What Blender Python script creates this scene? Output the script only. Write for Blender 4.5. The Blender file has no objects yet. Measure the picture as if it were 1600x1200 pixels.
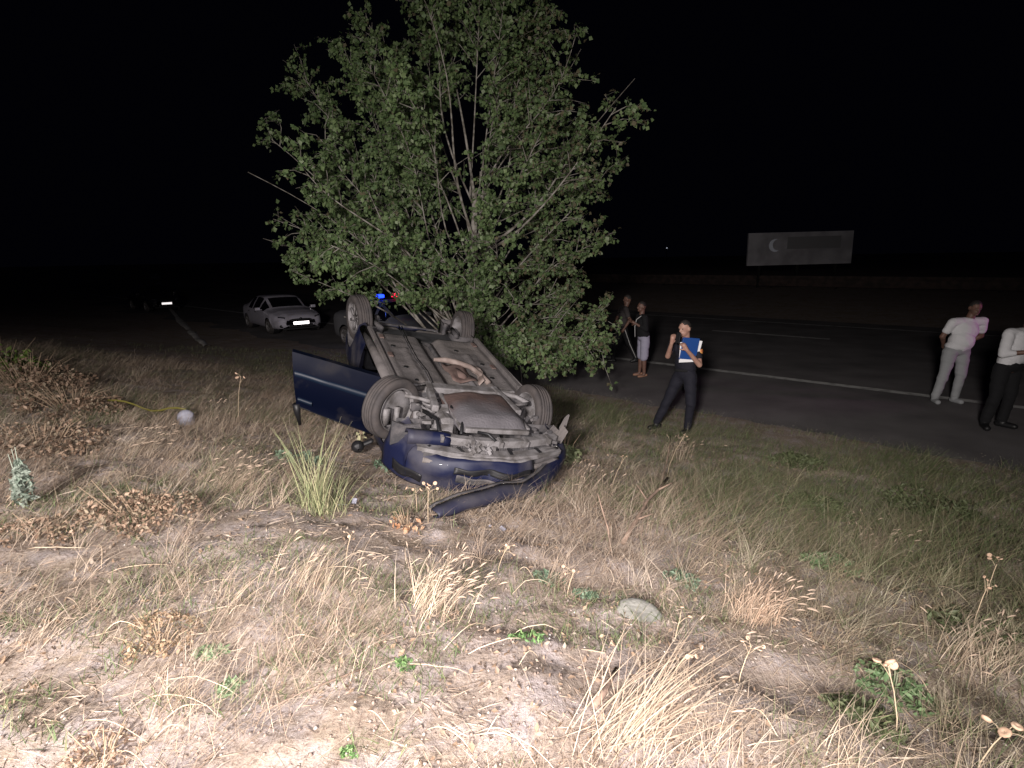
import bpy, bmesh, math, random
import numpy as np
from mathutils import Vector, Matrix, Euler, Quaternion
R = math.radians
rnd = random.Random(7)
rng = np.random.default_rng(11)
scene = bpy.context.scene
col = scene.collection

# ------------------------------------------------------------------ camera
cam_d = bpy.data.cameras.new('camera')
cam = bpy.data.objects.new('camera', cam_d)
col.objects.link(cam)
cam_d.sensor_width = 36.0
cam_d.lens = 36.0 * 900.0 / 1600.0
cam_d.clip_start = 0.05
cam_d.clip_end = 3000.0
_p, _r = R(12.2), R(0.8)
_f = Vector((0, math.cos(_p), -math.sin(_p)))
_u0 = Vector((1, 0, 0)).cross(_f)
_rt = Vector((1, 0, 0)) * math.cos(_r) - _u0 * math.sin(_r)
_up = _rt.cross(_f)
cam.matrix_world = Matrix(((_rt.x, _up.x, -_f.x, 0), (_rt.y, _up.y, -_f.y, 0), (_rt.z, _up.z, -_f.z, 2.65), (0, 0, 0, 1)))
scene.camera = cam

# ------------------------------------------------------------------ night sky
world = bpy.data.worlds.new('World')
scene.world = world
world.use_nodes = True
bg = world.node_tree.nodes['Background']
bg.inputs['Color'].default_value = (0.42, 0.42, 1.0, 1)
bg.inputs['Strength'].default_value = 0.0012

scene.view_settings.view_transform = 'Standard'
scene.view_settings.look = 'None'
scene.view_settings.gamma = 1.0
scene.view_settings.exposure = 0.0
scene.view_settings.use_curve_mapping = False
scene.render.engine = 'CYCLES'
scene.cycles.use_denoising = True
scene.cycles.max_bounces = 5
scene.cycles.diffuse_bounces = 2
scene.cycles.glossy_bounces = 3
scene.cycles.transmission_bounces = 4
scene.cycles.transparent_max_bounces = 6
scene.cycles.sample_clamp_indirect = 2.0

# ------------------------------------------------------------------ lamps of the place
# the work light behind the photographer, and the flashing lamps of the police cars
def lamp(name, kind, loc, energy, colr, size=.1, aim=None, cone=None, blend=1.0):
    d = bpy.data.lights.new(name, kind)
    d.energy = energy
    d.color = colr
    d.shadow_soft_size = size
    if kind == 'SPOT':
        d.spot_size = R(cone)
        d.spot_blend = blend
    o = bpy.data.objects.new(name, d)
    o.location = loc
    if aim is not None:
        o.rotation_euler = (Vector(aim) - Vector(loc)).to_track_quat('-Z', 'Y').to_euler()
    col.objects.link(o)
    return o
lamp('work_light', 'SPOT', (-1.5, -2.8, 3.7), 5300, (1.0, .925, .88), .36, aim=(-.9, 5.2, .6), cone=100, blend=.9)
lamp('phone_flash', 'SPOT', (.10, -.06, 2.72), 620, (1.0, .92, .94), .035, aim=(-.45, 3.4, 1.0), cone=98, blend=1.0)
lamp('police_lamp_light', 'SPOT', (12.0, 8.7, 1.75), 120, (1.0, .18, .85), .08, aim=(8.1, 9.75, 1.42), cone=32, blend=.6)
lamp('police_lamp_light', 'POINT', (-4.3, 17.4, 1.95), 3, (.1, .2, 1.0), .05)

# ------------------------------------------------------------------ helpers
def ob(name, me, parent=None):
    o = bpy.data.objects.new(name, me)
    col.objects.link(o)
    if parent is not None:
        o.parent = parent
    return o
def tag(o, label=None, cat=None, group=None, kind=None):
    if label: o['label'] = label
    if cat: o['category'] = cat
    if group: o['group'] = group
    if kind: o['kind'] = kind
    return o
def empty(name, loc=(0, 0, 0), rz=0):
    o = bpy.data.objects.new(name, None)
    o.location = loc
    o.rotation_euler = (0, 0, rz)
    o.empty_display_size = .2
    col.objects.link(o)
    return o
def pmesh(name, v, f, mat=None, parent=None, smooth=False, cols=None):
    me = bpy.data.meshes.new(name)
    me.from_pydata([tuple(map(float, p)) for p in v], [], [tuple(int(i) for i in q) for q in f])
    me.validate()
    if mat: me.materials.append(mat)
    if smooth:
        me.polygons.foreach_set('use_smooth', [True] * len(me.polygons))
    me.update()
    return ob(name, me, parent)
def nmesh(name, v, f, mat, cols=None, parent=None, smooth=False):
    """fast mesh from numpy: f is an (n,3) or (n,4) array"""
    me = bpy.data.meshes.new(name)
    nv, nf, k = len(v), len(f), f.shape[1]
    me.vertices.add(nv)
    me.vertices.foreach_set('co', np.asarray(v, np.float32).ravel())
    me.loops.add(nf * k)
    me.loops.foreach_set('vertex_index', np.asarray(f, np.int32).ravel())
    me.polygons.add(nf)
    me.polygons.foreach_set('loop_start', np.arange(0, nf * k, k, dtype=np.int32))
    me.polygons.foreach_set('loop_total', np.full(nf, k, np.int32))
    if smooth:
        me.polygons.foreach_set('use_smooth', np.ones(nf, bool))
    me.update(calc_edges=True)
    if cols is not None:
        a = me.color_attributes.new('Col', 'FLOAT_COLOR', 'POINT')
        c = np.ones((nv, 4), np.float32)
        c[:, :3] = cols
        a.data.foreach_set('color', c.ravel())
    me.materials.append(mat)
    return ob(name, me, parent)

class MB:
    """collects boxes, tubes and other solids; build() links them as one mesh object"""
    def __init__(s):
        s.v, s.f = [], []
    def add(s, v, f):
        n = len(s.v)
        s.v += [tuple(p) for p in v]
        s.f += [tuple(i + n for i in q) for q in f]
        return s
    def box(s, c, d, rot=None, taper=1.0):
        c = Vector(c)
        hx, hy, hz = d[0] / 2, d[1] / 2, d[2] / 2
        m = Euler(rot).to_matrix() if rot is not None else Matrix.Identity(3)
        vs = []
        for sz in (-1, 1):
            t = taper if sz > 0 else 1
            for sx, sy in ((-1, -1), (1, -1), (1, 1), (-1, 1)):
                vs.append(c + m @ Vector((sx * hx * t, sy * hy * t, sz * hz)))
        return s.add(vs, [(0, 3, 2, 1), (4, 5, 6, 7), (0, 1, 5, 4), (1, 2, 6, 5), (2, 3, 7, 6), (3, 0, 4, 7)])
    def tube(s, pts, r, n=8, caps=True):
        pts = [Vector(p) for p in pts]
        rs = r if isinstance(r, (list, tuple)) else [r] * len(pts)
        vs, fs = [], []
        prev = None
        for i, p in enumerate(pts):
            t = (pts[min(i + 1, len(pts) - 1)] - pts[max(i - 1, 0)])
            if t.length < 1e-9: t = Vector((0, 0, 1))
            t.normalize()
            a = prev if prev is not None else (Vector((0, 0, 1)) if abs(t.z) < .9 else Vector((1, 0, 0)))
            u = (a - t * a.dot(t)); u.normalize()
            prev = u
            w = t.cross(u)
            for k in range(n):
                an = 2 * math.pi * k / n
                vs.append(p + (u * math.cos(an) + w * math.sin(an)) * rs[i])
        for i in range(len(pts) - 1):
            for k in range(n):
                a, b = i * n + k, i * n + (k + 1) % n
                fs.append((a, b, b + n, a + n))
        if caps:
            fs.append(tuple(range(n - 1, -1, -1)))
            fs.append(tuple((len(pts) - 1) * n + k for k in range(n)))
        return s.add(vs, fs)
    def lathe(s, prof, c, axis='X', n=32, m=None):
        """prof: list of (along, radius) pairs"""
        vs, fs = [], []
        c = Vector(c)
        for (a, r) in prof:
            for k in range(n):
                an = 2 * math.pi * k / n
                if axis == 'X': p = Vector((a, r * math.cos(an), r * math.sin(an)))
                elif axis == 'Y': p = Vector((r * math.cos(an), a, r * math.sin(an)))
                else: p = Vector((r * math.cos(an), r * math.sin(an), a))
                if m is not None: p = m @ p
                vs.append(c + p)
        for i in range(len(prof) - 1):
            for k in range(n):
                a, b = i * n + k, i * n + (k + 1) % n
                fs.append((a, b, b + n, a + n))
        return s.add(vs, fs)
    def prism(s, poly, a, b, plane='YZ'):
        """a flat outline given thickness between a and b along the third axis"""
        n = len(poly)
        def P(q, t):
            if plane == 'YZ': return (t, q[0], q[1])
            if plane == 'XZ': return (q[0], t, q[1])
            return (q[0], q[1], t)
        vs = [P(q, a) for q in poly] + [P(q, b) for q in poly]
        fs = [tuple(range(n)), tuple(range(2 * n - 1, n - 1, -1))]
        fs += [(i, (i + 1) % n, (i + 1) % n + n, i + n) for i in range(n)]
        return s.add(vs, fs)
    def sheet(s, rows):
        """rows: list of equally long point lists"""
        n = len(rows[0])
        vs = [p for r_ in rows for p in r_]
        fs = [(i * n + j, i * n + j + 1, (i + 1) * n + j + 1, (i + 1) * n + j) for i in range(len(rows) - 1) for j in range(n - 1)]
        return s.add(vs, fs)
    def build(s, name, mat, parent=None, smooth=False, bevel=0, solid=0, angle=None):
        me = bpy.data.meshes.new(name)
        me.from_pydata([tuple(p) for p in s.v], [], s.f)
        if mat: me.materials.append(mat)
        bm = bmesh.new(); bm.from_mesh(me)
        bmesh.ops.recalc_face_normals(bm, faces=bm.faces)
        bm.to_mesh(me); bm.free()
        if smooth:
            me.polygons.foreach_set('use_smooth', [True] * len(me.polygons))
        o = ob(name, me, parent)
        if solid:
            m = o.modifiers.new('solid', 'SOLIDIFY'); m.thickness = solid; m.offset = 0
        if bevel:
            m = o.modifiers.new('bevel', 'BEVEL'); m.width = bevel; m.segments = 2; m.limit_method = 'ANGLE'
        return o

def vnoise(x, y, seed=0):
    x = np.asarray(x, float); y = np.asarray(y, float)
    xi = np.floor(x).astype(np.int64); yi = np.floor(y).astype(np.int64)
    fx, fy = x - xi, y - yi
    fx = fx * fx * (3 - 2 * fx); fy = fy * fy * (3 - 2 * fy)
    def h(a, b):
        n = (a * 374761393 + b * 668265263 + seed * 1442695041) & 0xffffffff
        n = ((n ^ (n >> 13)) * 1274126177) & 0xffffffff
        return ((n ^ (n >> 16)) & 0xffff) / 65535.0
    return (h(xi, yi) * (1 - fx) + h(xi + 1, yi) * fx) * (1 - fy) + (h(xi, yi + 1) * (1 - fx) + h(xi + 1, yi + 1) * fx) * fy
def fbm(x, y, sc=1.0, oc=4, seed=0):
    t, a, n = 0, .5, 0
    for k in range(oc):
        t = t + a * vnoise(np.asarray(x) * sc * 2 ** k, np.asarray(y) * sc * 2 ** k, seed + k); n += a; a *= .5
    return t / n

GS = [-60, -3, 0, 1.5, 3.3, 5, 7, 8.5, 9.15, 9.9, 24.5, 27, 40, 60, 400]
GZ = [1.6, 1.25, 1.12, .95, .6, .33, .1, .03, .010, -.05, -.06, -.02, .5, 1.2, 3]
def gbase(x, y):
    return np.interp(.68 * np.asarray(x, float) + .733 * np.asarray(y, float), GS, GZ)
def gz(x, y):
    x = np.asarray(x, float); y = np.asarray(y, float)
    s = .68 * x + .733 * y
    m = np.clip((8.8 - s) / 1.2, 0, 1)
    near = np.clip(1.6 - np.hypot(x, y) / 9, 0, 1)
    me_ = np.clip(1 - np.abs(s - 9.25) / .7, 0, 1)
    return gbase(x, y) + me_ * (fbm(x, y, 2.4, 3, 15) - .5) * .035 + m * ((fbm(x, y, .7, 3, 5) - .5) * .20 + (fbm(x, y, 3.1, 3, 9) - .5) * .075 * (.4 + near) + (fbm(x, y, 11, 3, 3) - .5) * .030 * near)
def G(x, y): return float(gz(x, y))

# ------------------------------------------------------------------ materials
def nd(nt, t, **k):
    n = nt.nodes.new(t)
    for a, b in k.items(): setattr(n, a, b)
    return n
def mat(name, c, rough=.6, metal=0, c2=None, scale=6, detail=5, lo=.4, hi=.6, bump=0, bscale=60, spec=None, coat=0, dust=None, dlo=.45, dhi=.6, dscale=3):
    m = bpy.data.materials.new(name)
    m.use_nodes = True
    nt = m.node_tree
    b = nt.nodes['Principled BSDF']
    b.inputs['Base Color'].default_value = (*c, 1)
    b.inputs['Roughness'].default_value = rough
    b.inputs['Metallic'].default_value = metal
    if spec is not None: b.inputs['Specular IOR Level'].default_value = spec
    if coat: b.inputs['Coat Weight'].default_value = coat
    tc = nd(nt, 'ShaderNodeTexCoord')
    out = None
    def nz(sc, det, a, z, w=0):
        n = nd(nt, 'ShaderNodeTexNoise'); n.inputs['Scale'].default_value = sc; n.inputs['Detail'].default_value = det
        nt.links.new(tc.outputs['Object'], n.inputs['Vector'])
        r = nd(nt, 'ShaderNodeMapRange'); r.inputs[1].default_value = a; r.inputs[2].default_value = z
        nt.links.new(n.outputs['Fac'], r.inputs[0])
        return r.outputs[0], n.outputs['Fac']
    def mix(fac, A, B):
        x = nd(nt, 'ShaderNodeMix'); x.data_type = 'RGBA'
        nt.links.new(fac, x.inputs[0])
        for s_, v_ in ((6, A), (7, B)):
            if isinstance(v_, tuple): x.inputs[s_].default_value = (*v_, 1)
            else: nt.links.new(v_, x.inputs[s_])
        return x.outputs[2]
    cur = c
    if c2 is not None:
        f, _ = nz(scale, detail, lo, hi)
        cur = mix(f, c, c2)
    if dust is not None:
        f, _ = nz(dscale, 8, dlo, dhi)
        cur = mix(f, cur, dust)
        rr = nd(nt, 'ShaderNodeMapRange'); rr.inputs[3].default_value = rough; rr.inputs[4].default_value = .85
        nt.links.new(f, rr.inputs[0]); nt.links.new(rr.outputs[0], b.inputs['Roughness'])
    if not isinstance(cur, tuple): nt.links.new(cur, b.inputs['Base Color'])
    if bump:
        _, fr = nz(bscale, 6, 0, 1)
        bp = nd(nt, 'ShaderNodeBump'); bp.inputs['Strength'].default_value = bump; bp.inputs['Distance'].default_value = .01
        nt.links.new(fr, bp.inputs['Height']); nt.links.new(bp.outputs['Normal'], b.inputs['Normal'])
    return m
def vcol_mat(name, rough=.8, trans=0.0, spec=.2):
    m = bpy.data.materials.new(name); m.use_nodes = True
    nt = m.node_tree; b = nt.nodes['Principled BSDF']
    a = nd(nt, 'ShaderNodeAttribute'); a.attribute_name = 'Col'
    nt.links.new(a.outputs['Color'], b.inputs['Base Color'])
    b.inputs['Roughness'].default_value = rough
    b.inputs['Specular IOR Level'].default_value = spec
    if trans:
        t = nd(nt, 'ShaderNodeBsdfTranslucent'); nt.links.new(a.outputs['Color'], t.inputs['Color'])
        x = nd(nt, 'ShaderNodeMixShader'); x.inputs[0].default_value = trans
        nt.links.new(b.outputs[0], x.inputs[1]); nt.links.new(t.outputs[0], x.inputs[2])
        nt.links.new(x.outputs[0], nt.nodes['Material Output'].inputs['Surface'])
    return m
def emit(name, c, s):
    m = bpy.data.materials.new(name); m.use_nodes = True
    b = m.node_tree.nodes['Principled BSDF']
    b.inputs['Base Color'].default_value = (*c, 1)
    b.inputs['Emission Color'].default_value = (*c, 1); b.inputs['Emission Strength'].default_value = s
    return m
def retro(name, c, rough=.28, gain=.7):
    """retroreflective sheeting: a lobe that turns light back the way it came"""
    m = bpy.data.materials.new(name); m.use_nodes = True
    nt = m.node_tree; b = nt.nodes['Principled BSDF']
    b.inputs['Base Color'].default_value = (*c, 1); b.inputs['Roughness'].default_value = .6
    g = nd(nt, 'ShaderNodeBsdfAnisotropic') if False else nd(nt, 'ShaderNodeBsdfGlossy')
    g.inputs['Color'].default_value = (*c, 1); g.inputs['Roughness'].default_value = rough
    ge = nd(nt, 'ShaderNodeNewGeometry')
    nt.links.new(ge.outputs['Incoming'], g.inputs['Normal'])
    x = nd(nt, 'ShaderNodeMixShader'); x.inputs[0].default_value = gain
    nt.links.new(b.outputs[0], x.inputs[1]); nt.links.new(g.outputs[0], x.inputs[2])
    nt.links.new(x.outputs[0], nt.nodes['Material Output'].inputs['Surface'])
    return m

M = {}
M['leafy'] = vcol_mat('leaf_surface', .55, .22, .3)
M['straw'] = vcol_mat('dry_straw', .8, .1, .15)
M['bark'] = mat('tree_bark', (.30, .28, .25), .9, c2=(.12, .105, .085), scale=9, bump=.5, bscale=40)
M['asphalt'] = mat('asphalt', (.20, .188, .19), .9, c2=(.125, .117, .12), scale=.9, lo=.35, hi=.68, bump=.5, bscale=160, spec=.2)
M['paint'] = mat('road_paint', (.62, .62, .60), .8, c2=(.24, .235, .23), scale=5, lo=.45, hi=.72)
M['dusty'] = mat('dusty_underseal', (.150, .136, .135), .9, c2=(.060, .054, .054), scale=3.2, lo=.42, hi=.74, bump=.9, bscale=45, dust=(.20, .178, .168), dlo=.50, dhi=.72, dscale=2.6)
M['dustydark'] = mat('dark_dusty_metal', (.05, .048, .052), .85, c2=(.12, .11, .112), scale=9, lo=.4, hi=.65, bump=.5, bscale=70)
M['steel'] = mat('dusty_steel', (.21, .20, .205), .65, c2=(.10, .092, .09), scale=9, lo=.4, hi=.62, bump=.4, bscale=90)
M['rust'] = mat('rusty_metal', (.10, .062, .055), .85, c2=(.17, .12, .105), scale=7, lo=.35, hi=.65, bump=.4, bscale=60)
M['dome'] = mat('oily_undertray', (.075, .052, .048), .7, c2=(.15, .14, .15), scale=2.2, lo=.48, hi=.62, bump=.3, bscale=40)
M['heat'] = mat('heat_shield', (.26, .21, .19), .8, c2=(.17, .13, .115), scale=8, bump=.4, bscale=50)
M['rubber'] = mat('tyre_rubber', (.045, .040, .041), .85, c2=(.085, .072, .068), scale=8, lo=.35, hi=.7, bump=.3, bscale=90)
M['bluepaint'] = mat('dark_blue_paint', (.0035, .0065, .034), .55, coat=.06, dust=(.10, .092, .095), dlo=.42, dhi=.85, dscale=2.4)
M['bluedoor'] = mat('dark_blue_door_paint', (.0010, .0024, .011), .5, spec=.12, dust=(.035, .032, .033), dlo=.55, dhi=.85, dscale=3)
M['bluetrim'] = mat('blue_side_moulding', (.0022, .009, .024), .5)
M['black'] = mat('black_plastic', (.012, .012, .014), .5)
M['interior'] = mat('car_interior', (.02, .02, .023), .8, c2=(.05, .05, .055), scale=5)
M['glass'] = mat('car_glass', (.006, .006, .009), .06, spec=.6)
M['white'] = mat('violet_lit_white_paint', (.52, .50, .58), .3, coat=.4, dust=(.25, .23, .25), dlo=.5, dhi=.8)  # white with the bluish-violet cast of the police light put into the colour
M['policepaint'] = mat('darkened_police_paint', (.13, .13, .14), .6)  # white car's paint greyed down, night dimness put into the colour
M['darkcar'] = mat('black_car_paint', (.010, .010, .013), .3, coat=.3)
M['chrome'] = mat('bright_metal', (.6, .6, .62), .25, metal=1)
M['lens'] = mat('lamp_lens', (.10, .10, .12), .12, metal=.6)
M['plate'] = retro('reflective_plate', (.95, .95, .98), .3, .85)
M['reflect'] = retro('reflective_tape', (.45, .45, .44), .5, .04)
M['blue_on'] = emit('lit_blue_beacon', (.01, .04, 1.0), 5)
M['red_on'] = emit('lit_red_beacon', (1.0, .01, .06), 3)
M['head_on'] = emit('lit_headlamp', (1.0, 1.0, 1.0), 5)
M['skin'] = mat('skin', (.42, .25, .19), .55, c2=(.36, .20, .155), scale=12)
M['skindark'] = mat('tanned_skin', (.17, .09, .065), .55, c2=(.13, .07, .05), scale=12)
M['hair'] = mat('dark_hair', (.022, .018, .016), .7, bump=.5, bscale=160)
M['greyhair'] = mat('cropped_hair', (.085, .062, .052), .8, bump=.5, bscale=160)
M['navy'] = mat('navy_uniform_cloth', (.0055, .0055, .013), .85, bump=.3, bscale=30)
M['blackcloth'] = mat('black_cloth', (.0045, .0045, .006), .9, bump=.3, bscale=30)
M['darktee'] = mat('dark_grey_cloth', (.045, .038, .038), .9, bump=.3, bscale=30)
M['whitecloth'] = mat('white_cloth', (.66, .66, .68), .9, bump=.4, bscale=22)
M['greycloth'] = mat('grey_trouser_cloth', (.30, .31, .32), .9, bump=.4, bscale=22)
M['shorts'] = mat('grey_lilac_shorts_cloth', (.34, .33, .42), .9, bump=.3, bscale=25)
M['folder'] = mat('blue_folder_board', (.006, .050, .22), .5)
M['paper'] = mat('white_paper', (.8, .8, .82), .8)
M['patch'] = mat('sleeve_badge', (.75, .42, .10), .6, c2=(.5, .10, .06), scale=60)
M['shoe'] = mat('black_shoe_leather', (.010, .010, .011), .5)
M['sandal'] = mat('tan_sandal', (.30, .16, .10), .7)
M['cap'] = mat('blue_grey_cap', (.06, .07, .12), .8)
M['stone'] = mat('pale_stone', (.27, .265, .24), .95, c2=(.19, .185, .165), scale=6, bump=.7, bscale=40)
M['stick'] = mat('dry_stick_bark', (.30, .21, .16), .9, c2=(.17, .12, .09), scale=12, bump=.5, bscale=70)
M['plastic'] = mat('pale_plastic', (.36, .36, .43), .6, c2=(.24, .24, .29), scale=12)
M['yellow'] = mat('yellow_tape', (.13, .115, .02), .6)
M['board'] = mat('faded_board', (.46, .45, .48), .9, c2=(.32, .31, .335), scale=.8)
M['boarddark'] = mat('dark_window_strip', (.24, .24, .25), .8)
M['boardpale'] = retro('pale_emblem', (.75, .8, .9), .5, .10)
M['kerb'] = mat('pale_kerb_concrete', (.70, .67, .64), .9, c2=(.45, .43, .40), scale=2)
M['post'] = mat('galvanised_post', (.008, .008, .008), .9)
M['rail'] = mat('guard_rail_metal', (.07, .045, .04), .8, c2=(.035, .026, .023), scale=3)

def oil_mat():
    m = mat('undertray_oil', (.062, .040, .038), .75, c2=(.10, .065, .058), scale=5, bump=.8, bscale=40)
    nt = m.node_tree; b = nt.nodes['Principled BSDF']
    src = b.inputs['Base Color'].links[0].from_socket
    tc = nd(nt, 'ShaderNodeTexCoord'); sp_ = nd(nt, 'ShaderNodeSeparateXYZ'); nt.links.new(tc.outputs['Object'], sp_.inputs[0])
    n = nd(nt, 'ShaderNodeTexNoise'); n.inputs['Scale'].default_value = 4; n.inputs['Detail'].default_value = 6; nt.links.new(tc.outputs['Object'], n.inputs['Vector'])
    a = nd(nt, 'ShaderNodeMath'); a.operation = 'MULTIPLY_ADD'; nt.links.new(n.outputs['Fac'], a.inputs[0]); a.inputs[1].default_value = .55; nt.links.new(sp_.outputs['Y'], a.inputs[2])
    r = nd(nt, 'ShaderNodeMapRange'); r.inputs[1].default_value = 1.66; r.inputs[2].default_value = 1.98; nt.links.new(a.outputs[0], r.inputs[0])
    x = nd(nt, 'ShaderNodeMix'); x.data_type = 'RGBA'; nt.links.new(r.outputs[0], x.inputs[0]); nt.links.new(src, x.inputs[6]); x.inputs[7].default_value = (.115, .108, .118, 1)
    nt.links.new(x.outputs[2], b.inputs['Base Color'])
    return m
M['dome'] = oil_mat()

# ground: dirt, dust and matted straw tones
def ground_mat():
    m = bpy.data.materials.new('dry_soil'); m.use_nodes = True
    nt = m.node_tree; b = nt.nodes['Principled BSDF']
    b.inputs['Roughness'].default_value = .95; b.inputs['Specular IOR Level'].default_value = .1
    tc = nd(nt, 'ShaderNodeTexCoord')
    def nz(sc, det=6, rough=.6, stretch=None):
        n = nd(nt, 'ShaderNodeTexNoise'); n.inputs['Scale'].default_value = sc; n.inputs['Detail'].default_value = det; n.inputs['Roughness'].default_value = rough
        if stretch:
            mp = nd(nt, 'ShaderNodeMapping'); mp.inputs['Scale'].default_value = stretch; mp.inputs['Rotation'].default_value = (0, 0, .9)
            nt.links.new(tc.outputs['Object'], mp.inputs[0]); nt.links.new(mp.outputs[0], n.inputs['Vector'])
        else: nt.links.new(tc.outputs['Object'], n.inputs['Vector'])
        return n.outputs['Fac']
    def rng_(f, a, z, lo=0, hi=1):
        r = nd(nt, 'ShaderNodeMapRange'); r.inputs[1].default_value = a; r.inputs[2].default_value = z; r.inputs[3].default_value = lo; r.inputs[4].default_value = hi
        nt.links.new(f, r.inputs[0]); return r.outputs[0]
    def mix(f, A, B):
        x = nd(nt, 'ShaderNodeMix'); x.data_type = 'RGBA'; nt.links.new(f, x.inputs[0])
        for s_, v_ in ((6, A), (7, B)):
            if isinstance(v_, tuple): x.inputs[s_].default_value = (*v_, 1)
            else: nt.links.new(v_, x.inputs[s_])
        return x.outputs[2]
    c = mix(rng_(nz(1.1), .4, .6), (.385, .315, .270), (.30, .24, .185))
    c = mix(rng_(nz(4.5), .45, .62), c, (.41, .355, .34))
    c = mix(rng_(nz(38, 8, .7), .50, .66), c, (.19, .14, .11))
    c = mix(rng_(nz(60, 6, .7, (1, .12, 1)), .56, .68), c, (.45, .36, .29))
    c = mix(rng_(nz(130, 4), .62, .70), c, (.50, .45, .42))
    nt.links.new(c, b.inputs['Base Color'])
    bp = nd(nt, 'ShaderNodeBump'); bp.inputs['Strength'].default_value = .9; bp.inputs['Distance'].default_value = .012
    ad = nd(nt, 'ShaderNodeMath'); ad.operation = 'ADD'
    nt.links.new(nz(34, 8, .7), ad.inputs[0]); nt.links.new(nz(70, 5, .6, (1, .15, 1)), ad.inputs[1])
    nt.links.new(ad.outputs[0], bp.inputs['Height']); nt.links.new(bp.outputs['Normal'], b.inputs['Normal'])
    return m
M['ground'] = ground_mat()

# ------------------------------------------------------------------ ground, road
def axis_vals(lo, hi, core_lo, core_hi, step, grow=1.25):
    a = list(np.arange(core_lo, core_hi + 1e-6, step))
    s = step
    while a[-1] < hi:
        s *= grow; a.append(min(a[-1] + s, hi))
    s = step; b = []
    x = core_lo
    while x > lo:
        s *= grow; x = max(x - s, lo); b.append(x)
    return np.array(b[::-1] + a)
xs = axis_vals(-900, 900, -9.5, 5.5, .045)
ys = axis_vals(-60, 1500, .6, 9.5, .045)
X, Y = np.meshgrid(xs, ys)
Zg = gz(X, Y)
v = np.stack([X, Y, Zg], -1).reshape(-1, 3)
nx, ny = len(xs), len(ys)
ii = (np.arange(ny - 1)[:, None] * nx + np.arange(nx - 1)[None, :]).ravel()
f = np.stack([ii, ii + 1, ii + nx + 1, ii + nx], 1)
ground = nmesh('ground', v, f, M['ground'], smooth=True)
tag(ground, kind='structure')

DR = np.array([-.733, .68]); NR = np.array([.68, .733])     # along the road, across it
def rp(s, t): return (NR[0] * s + DR[0] * t, NR[1] * s + DR[1] * t)
# asphalt with a ragged near edge
ts = np.concatenate([np.arange(-30, 60, .12), np.arange(60, 700, 8)])
rowsr = []
for t in ts:
    e = 8.95 + (float(fbm(t, 0, .8, 4, 21)) - .5) * .7
    if t > 12: e -= min(2.3, (t - 12) * .16)
    rowsr.append([(*rp(s_, t), 0.0) for s_ in (e, e + .4, 14, 18, 22, 26)] )
rb = MB(); rb.sheet([[(*r_[0][:2], -.12)] + r_ + [(*r_[-1][:2], -.12)] for r_ in rowsr])
tag(rb.build('road', M['asphalt']), kind='structure')
def line(s0, t0, t1, w, z=.004):
    b_ = MB(); n = max(2, int((t1 - t0) / 2))
    b_.sheet([[(*rp(s0 - w / 2, t), z) for t in np.linspace(t0, t1, n)], [(*rp(s0 + w / 2, t), z) for t in np.linspace(t0, t1, n)]])
    return b_.build('road_marking', M['paint'])
for a_ in ((13.2, -28, 300, .24), (24.4, -28, 300, .14)):
    tag(line(*a_), kind='structure')
for k in range(-4, 16):
    t0 = 8.8 + k * 11.5 - 3.8
    tag(line(20.45, t0, t0 + 3.9, .20), kind='structure')

# pale gravel track running along the far side of the left bank
tk = MB()
tp_ = [(-9.2, 17.3), (-10.9, 19.9), (-13.9, 24.6), (-21.5, 36.5), (-42, 70), (-90, 148)]
_n = Vector((.85, .53, 0))
rows_ = []
for k in range(5):
    rows_.append([])
for (a_, b_) in [( (1 - u) * tp_[i][0] + u * tp_[i + 1][0], (1 - u) * tp_[i][1] + u * tp_[i + 1][1]) for i in range(5) for u in (0, .2, .4, .6, .8)]:
    for k in range(5):
        w_ = (k - 2) * .055 * (1 + max(0, b_ - 17) * .06) * (1 + .3 * (float(fbm(a_, b_, 1, 2, 3)) - .5))
        x_, y_ = a_ + _n.x * w_, b_ + _n.y * w_
        rows_[k].append((x_, y_, G(x_, y_) + (.0, .05, .055, .05, .0)[k]))
tk.sheet(rows_)
tag(tk.build('kerb_strip', M['kerb'], None, True), kind='structure')

# ------------------------------------------------------------------ cars
def car_rows(st, step=.06, n_extra=()):
    """st: (y, half width, z bottom, z belt, z top, half width of top); returns section rows left to right"""
    st = sorted(st); ysx = [s_[0] for s_ in st]
    ysf = np.unique(np.round(np.concatenate([np.arange(ysx[0], ysx[-1], step), [ysx[-1]], np.array(n_extra)]), 4))
    cols_ = [np.interp(ysf, ysx, [s_[k] for s_ in st]) for k in range(1, 6)]
    rows, info = [], []
    for i, y in enumerate(ysf):
        hw, zb, ze, zt, ht = [c_[i] for c_ in cols_]
        half = [(hw * .86, zb), (hw * .955, zb + .05), (hw * .99, zb + (ze - zb) * .3), (hw, zb + (ze - zb) * .55), (hw * .99, ze - .10), (hw * .955, ze),
                ((hw * .955 + ht) / 2 + .01, (ze + zt) / 2 - .005), (ht, zt - .045), (ht * .86, zt), (ht * .5, zt + .018), (0, zt + .024)]
        rows.append([(x, y, z) for x, z in half] + [(-x, y, z) for x, z in half[-2::-1]])
        info.append((y, ze, zt))
    return rows, info
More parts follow.
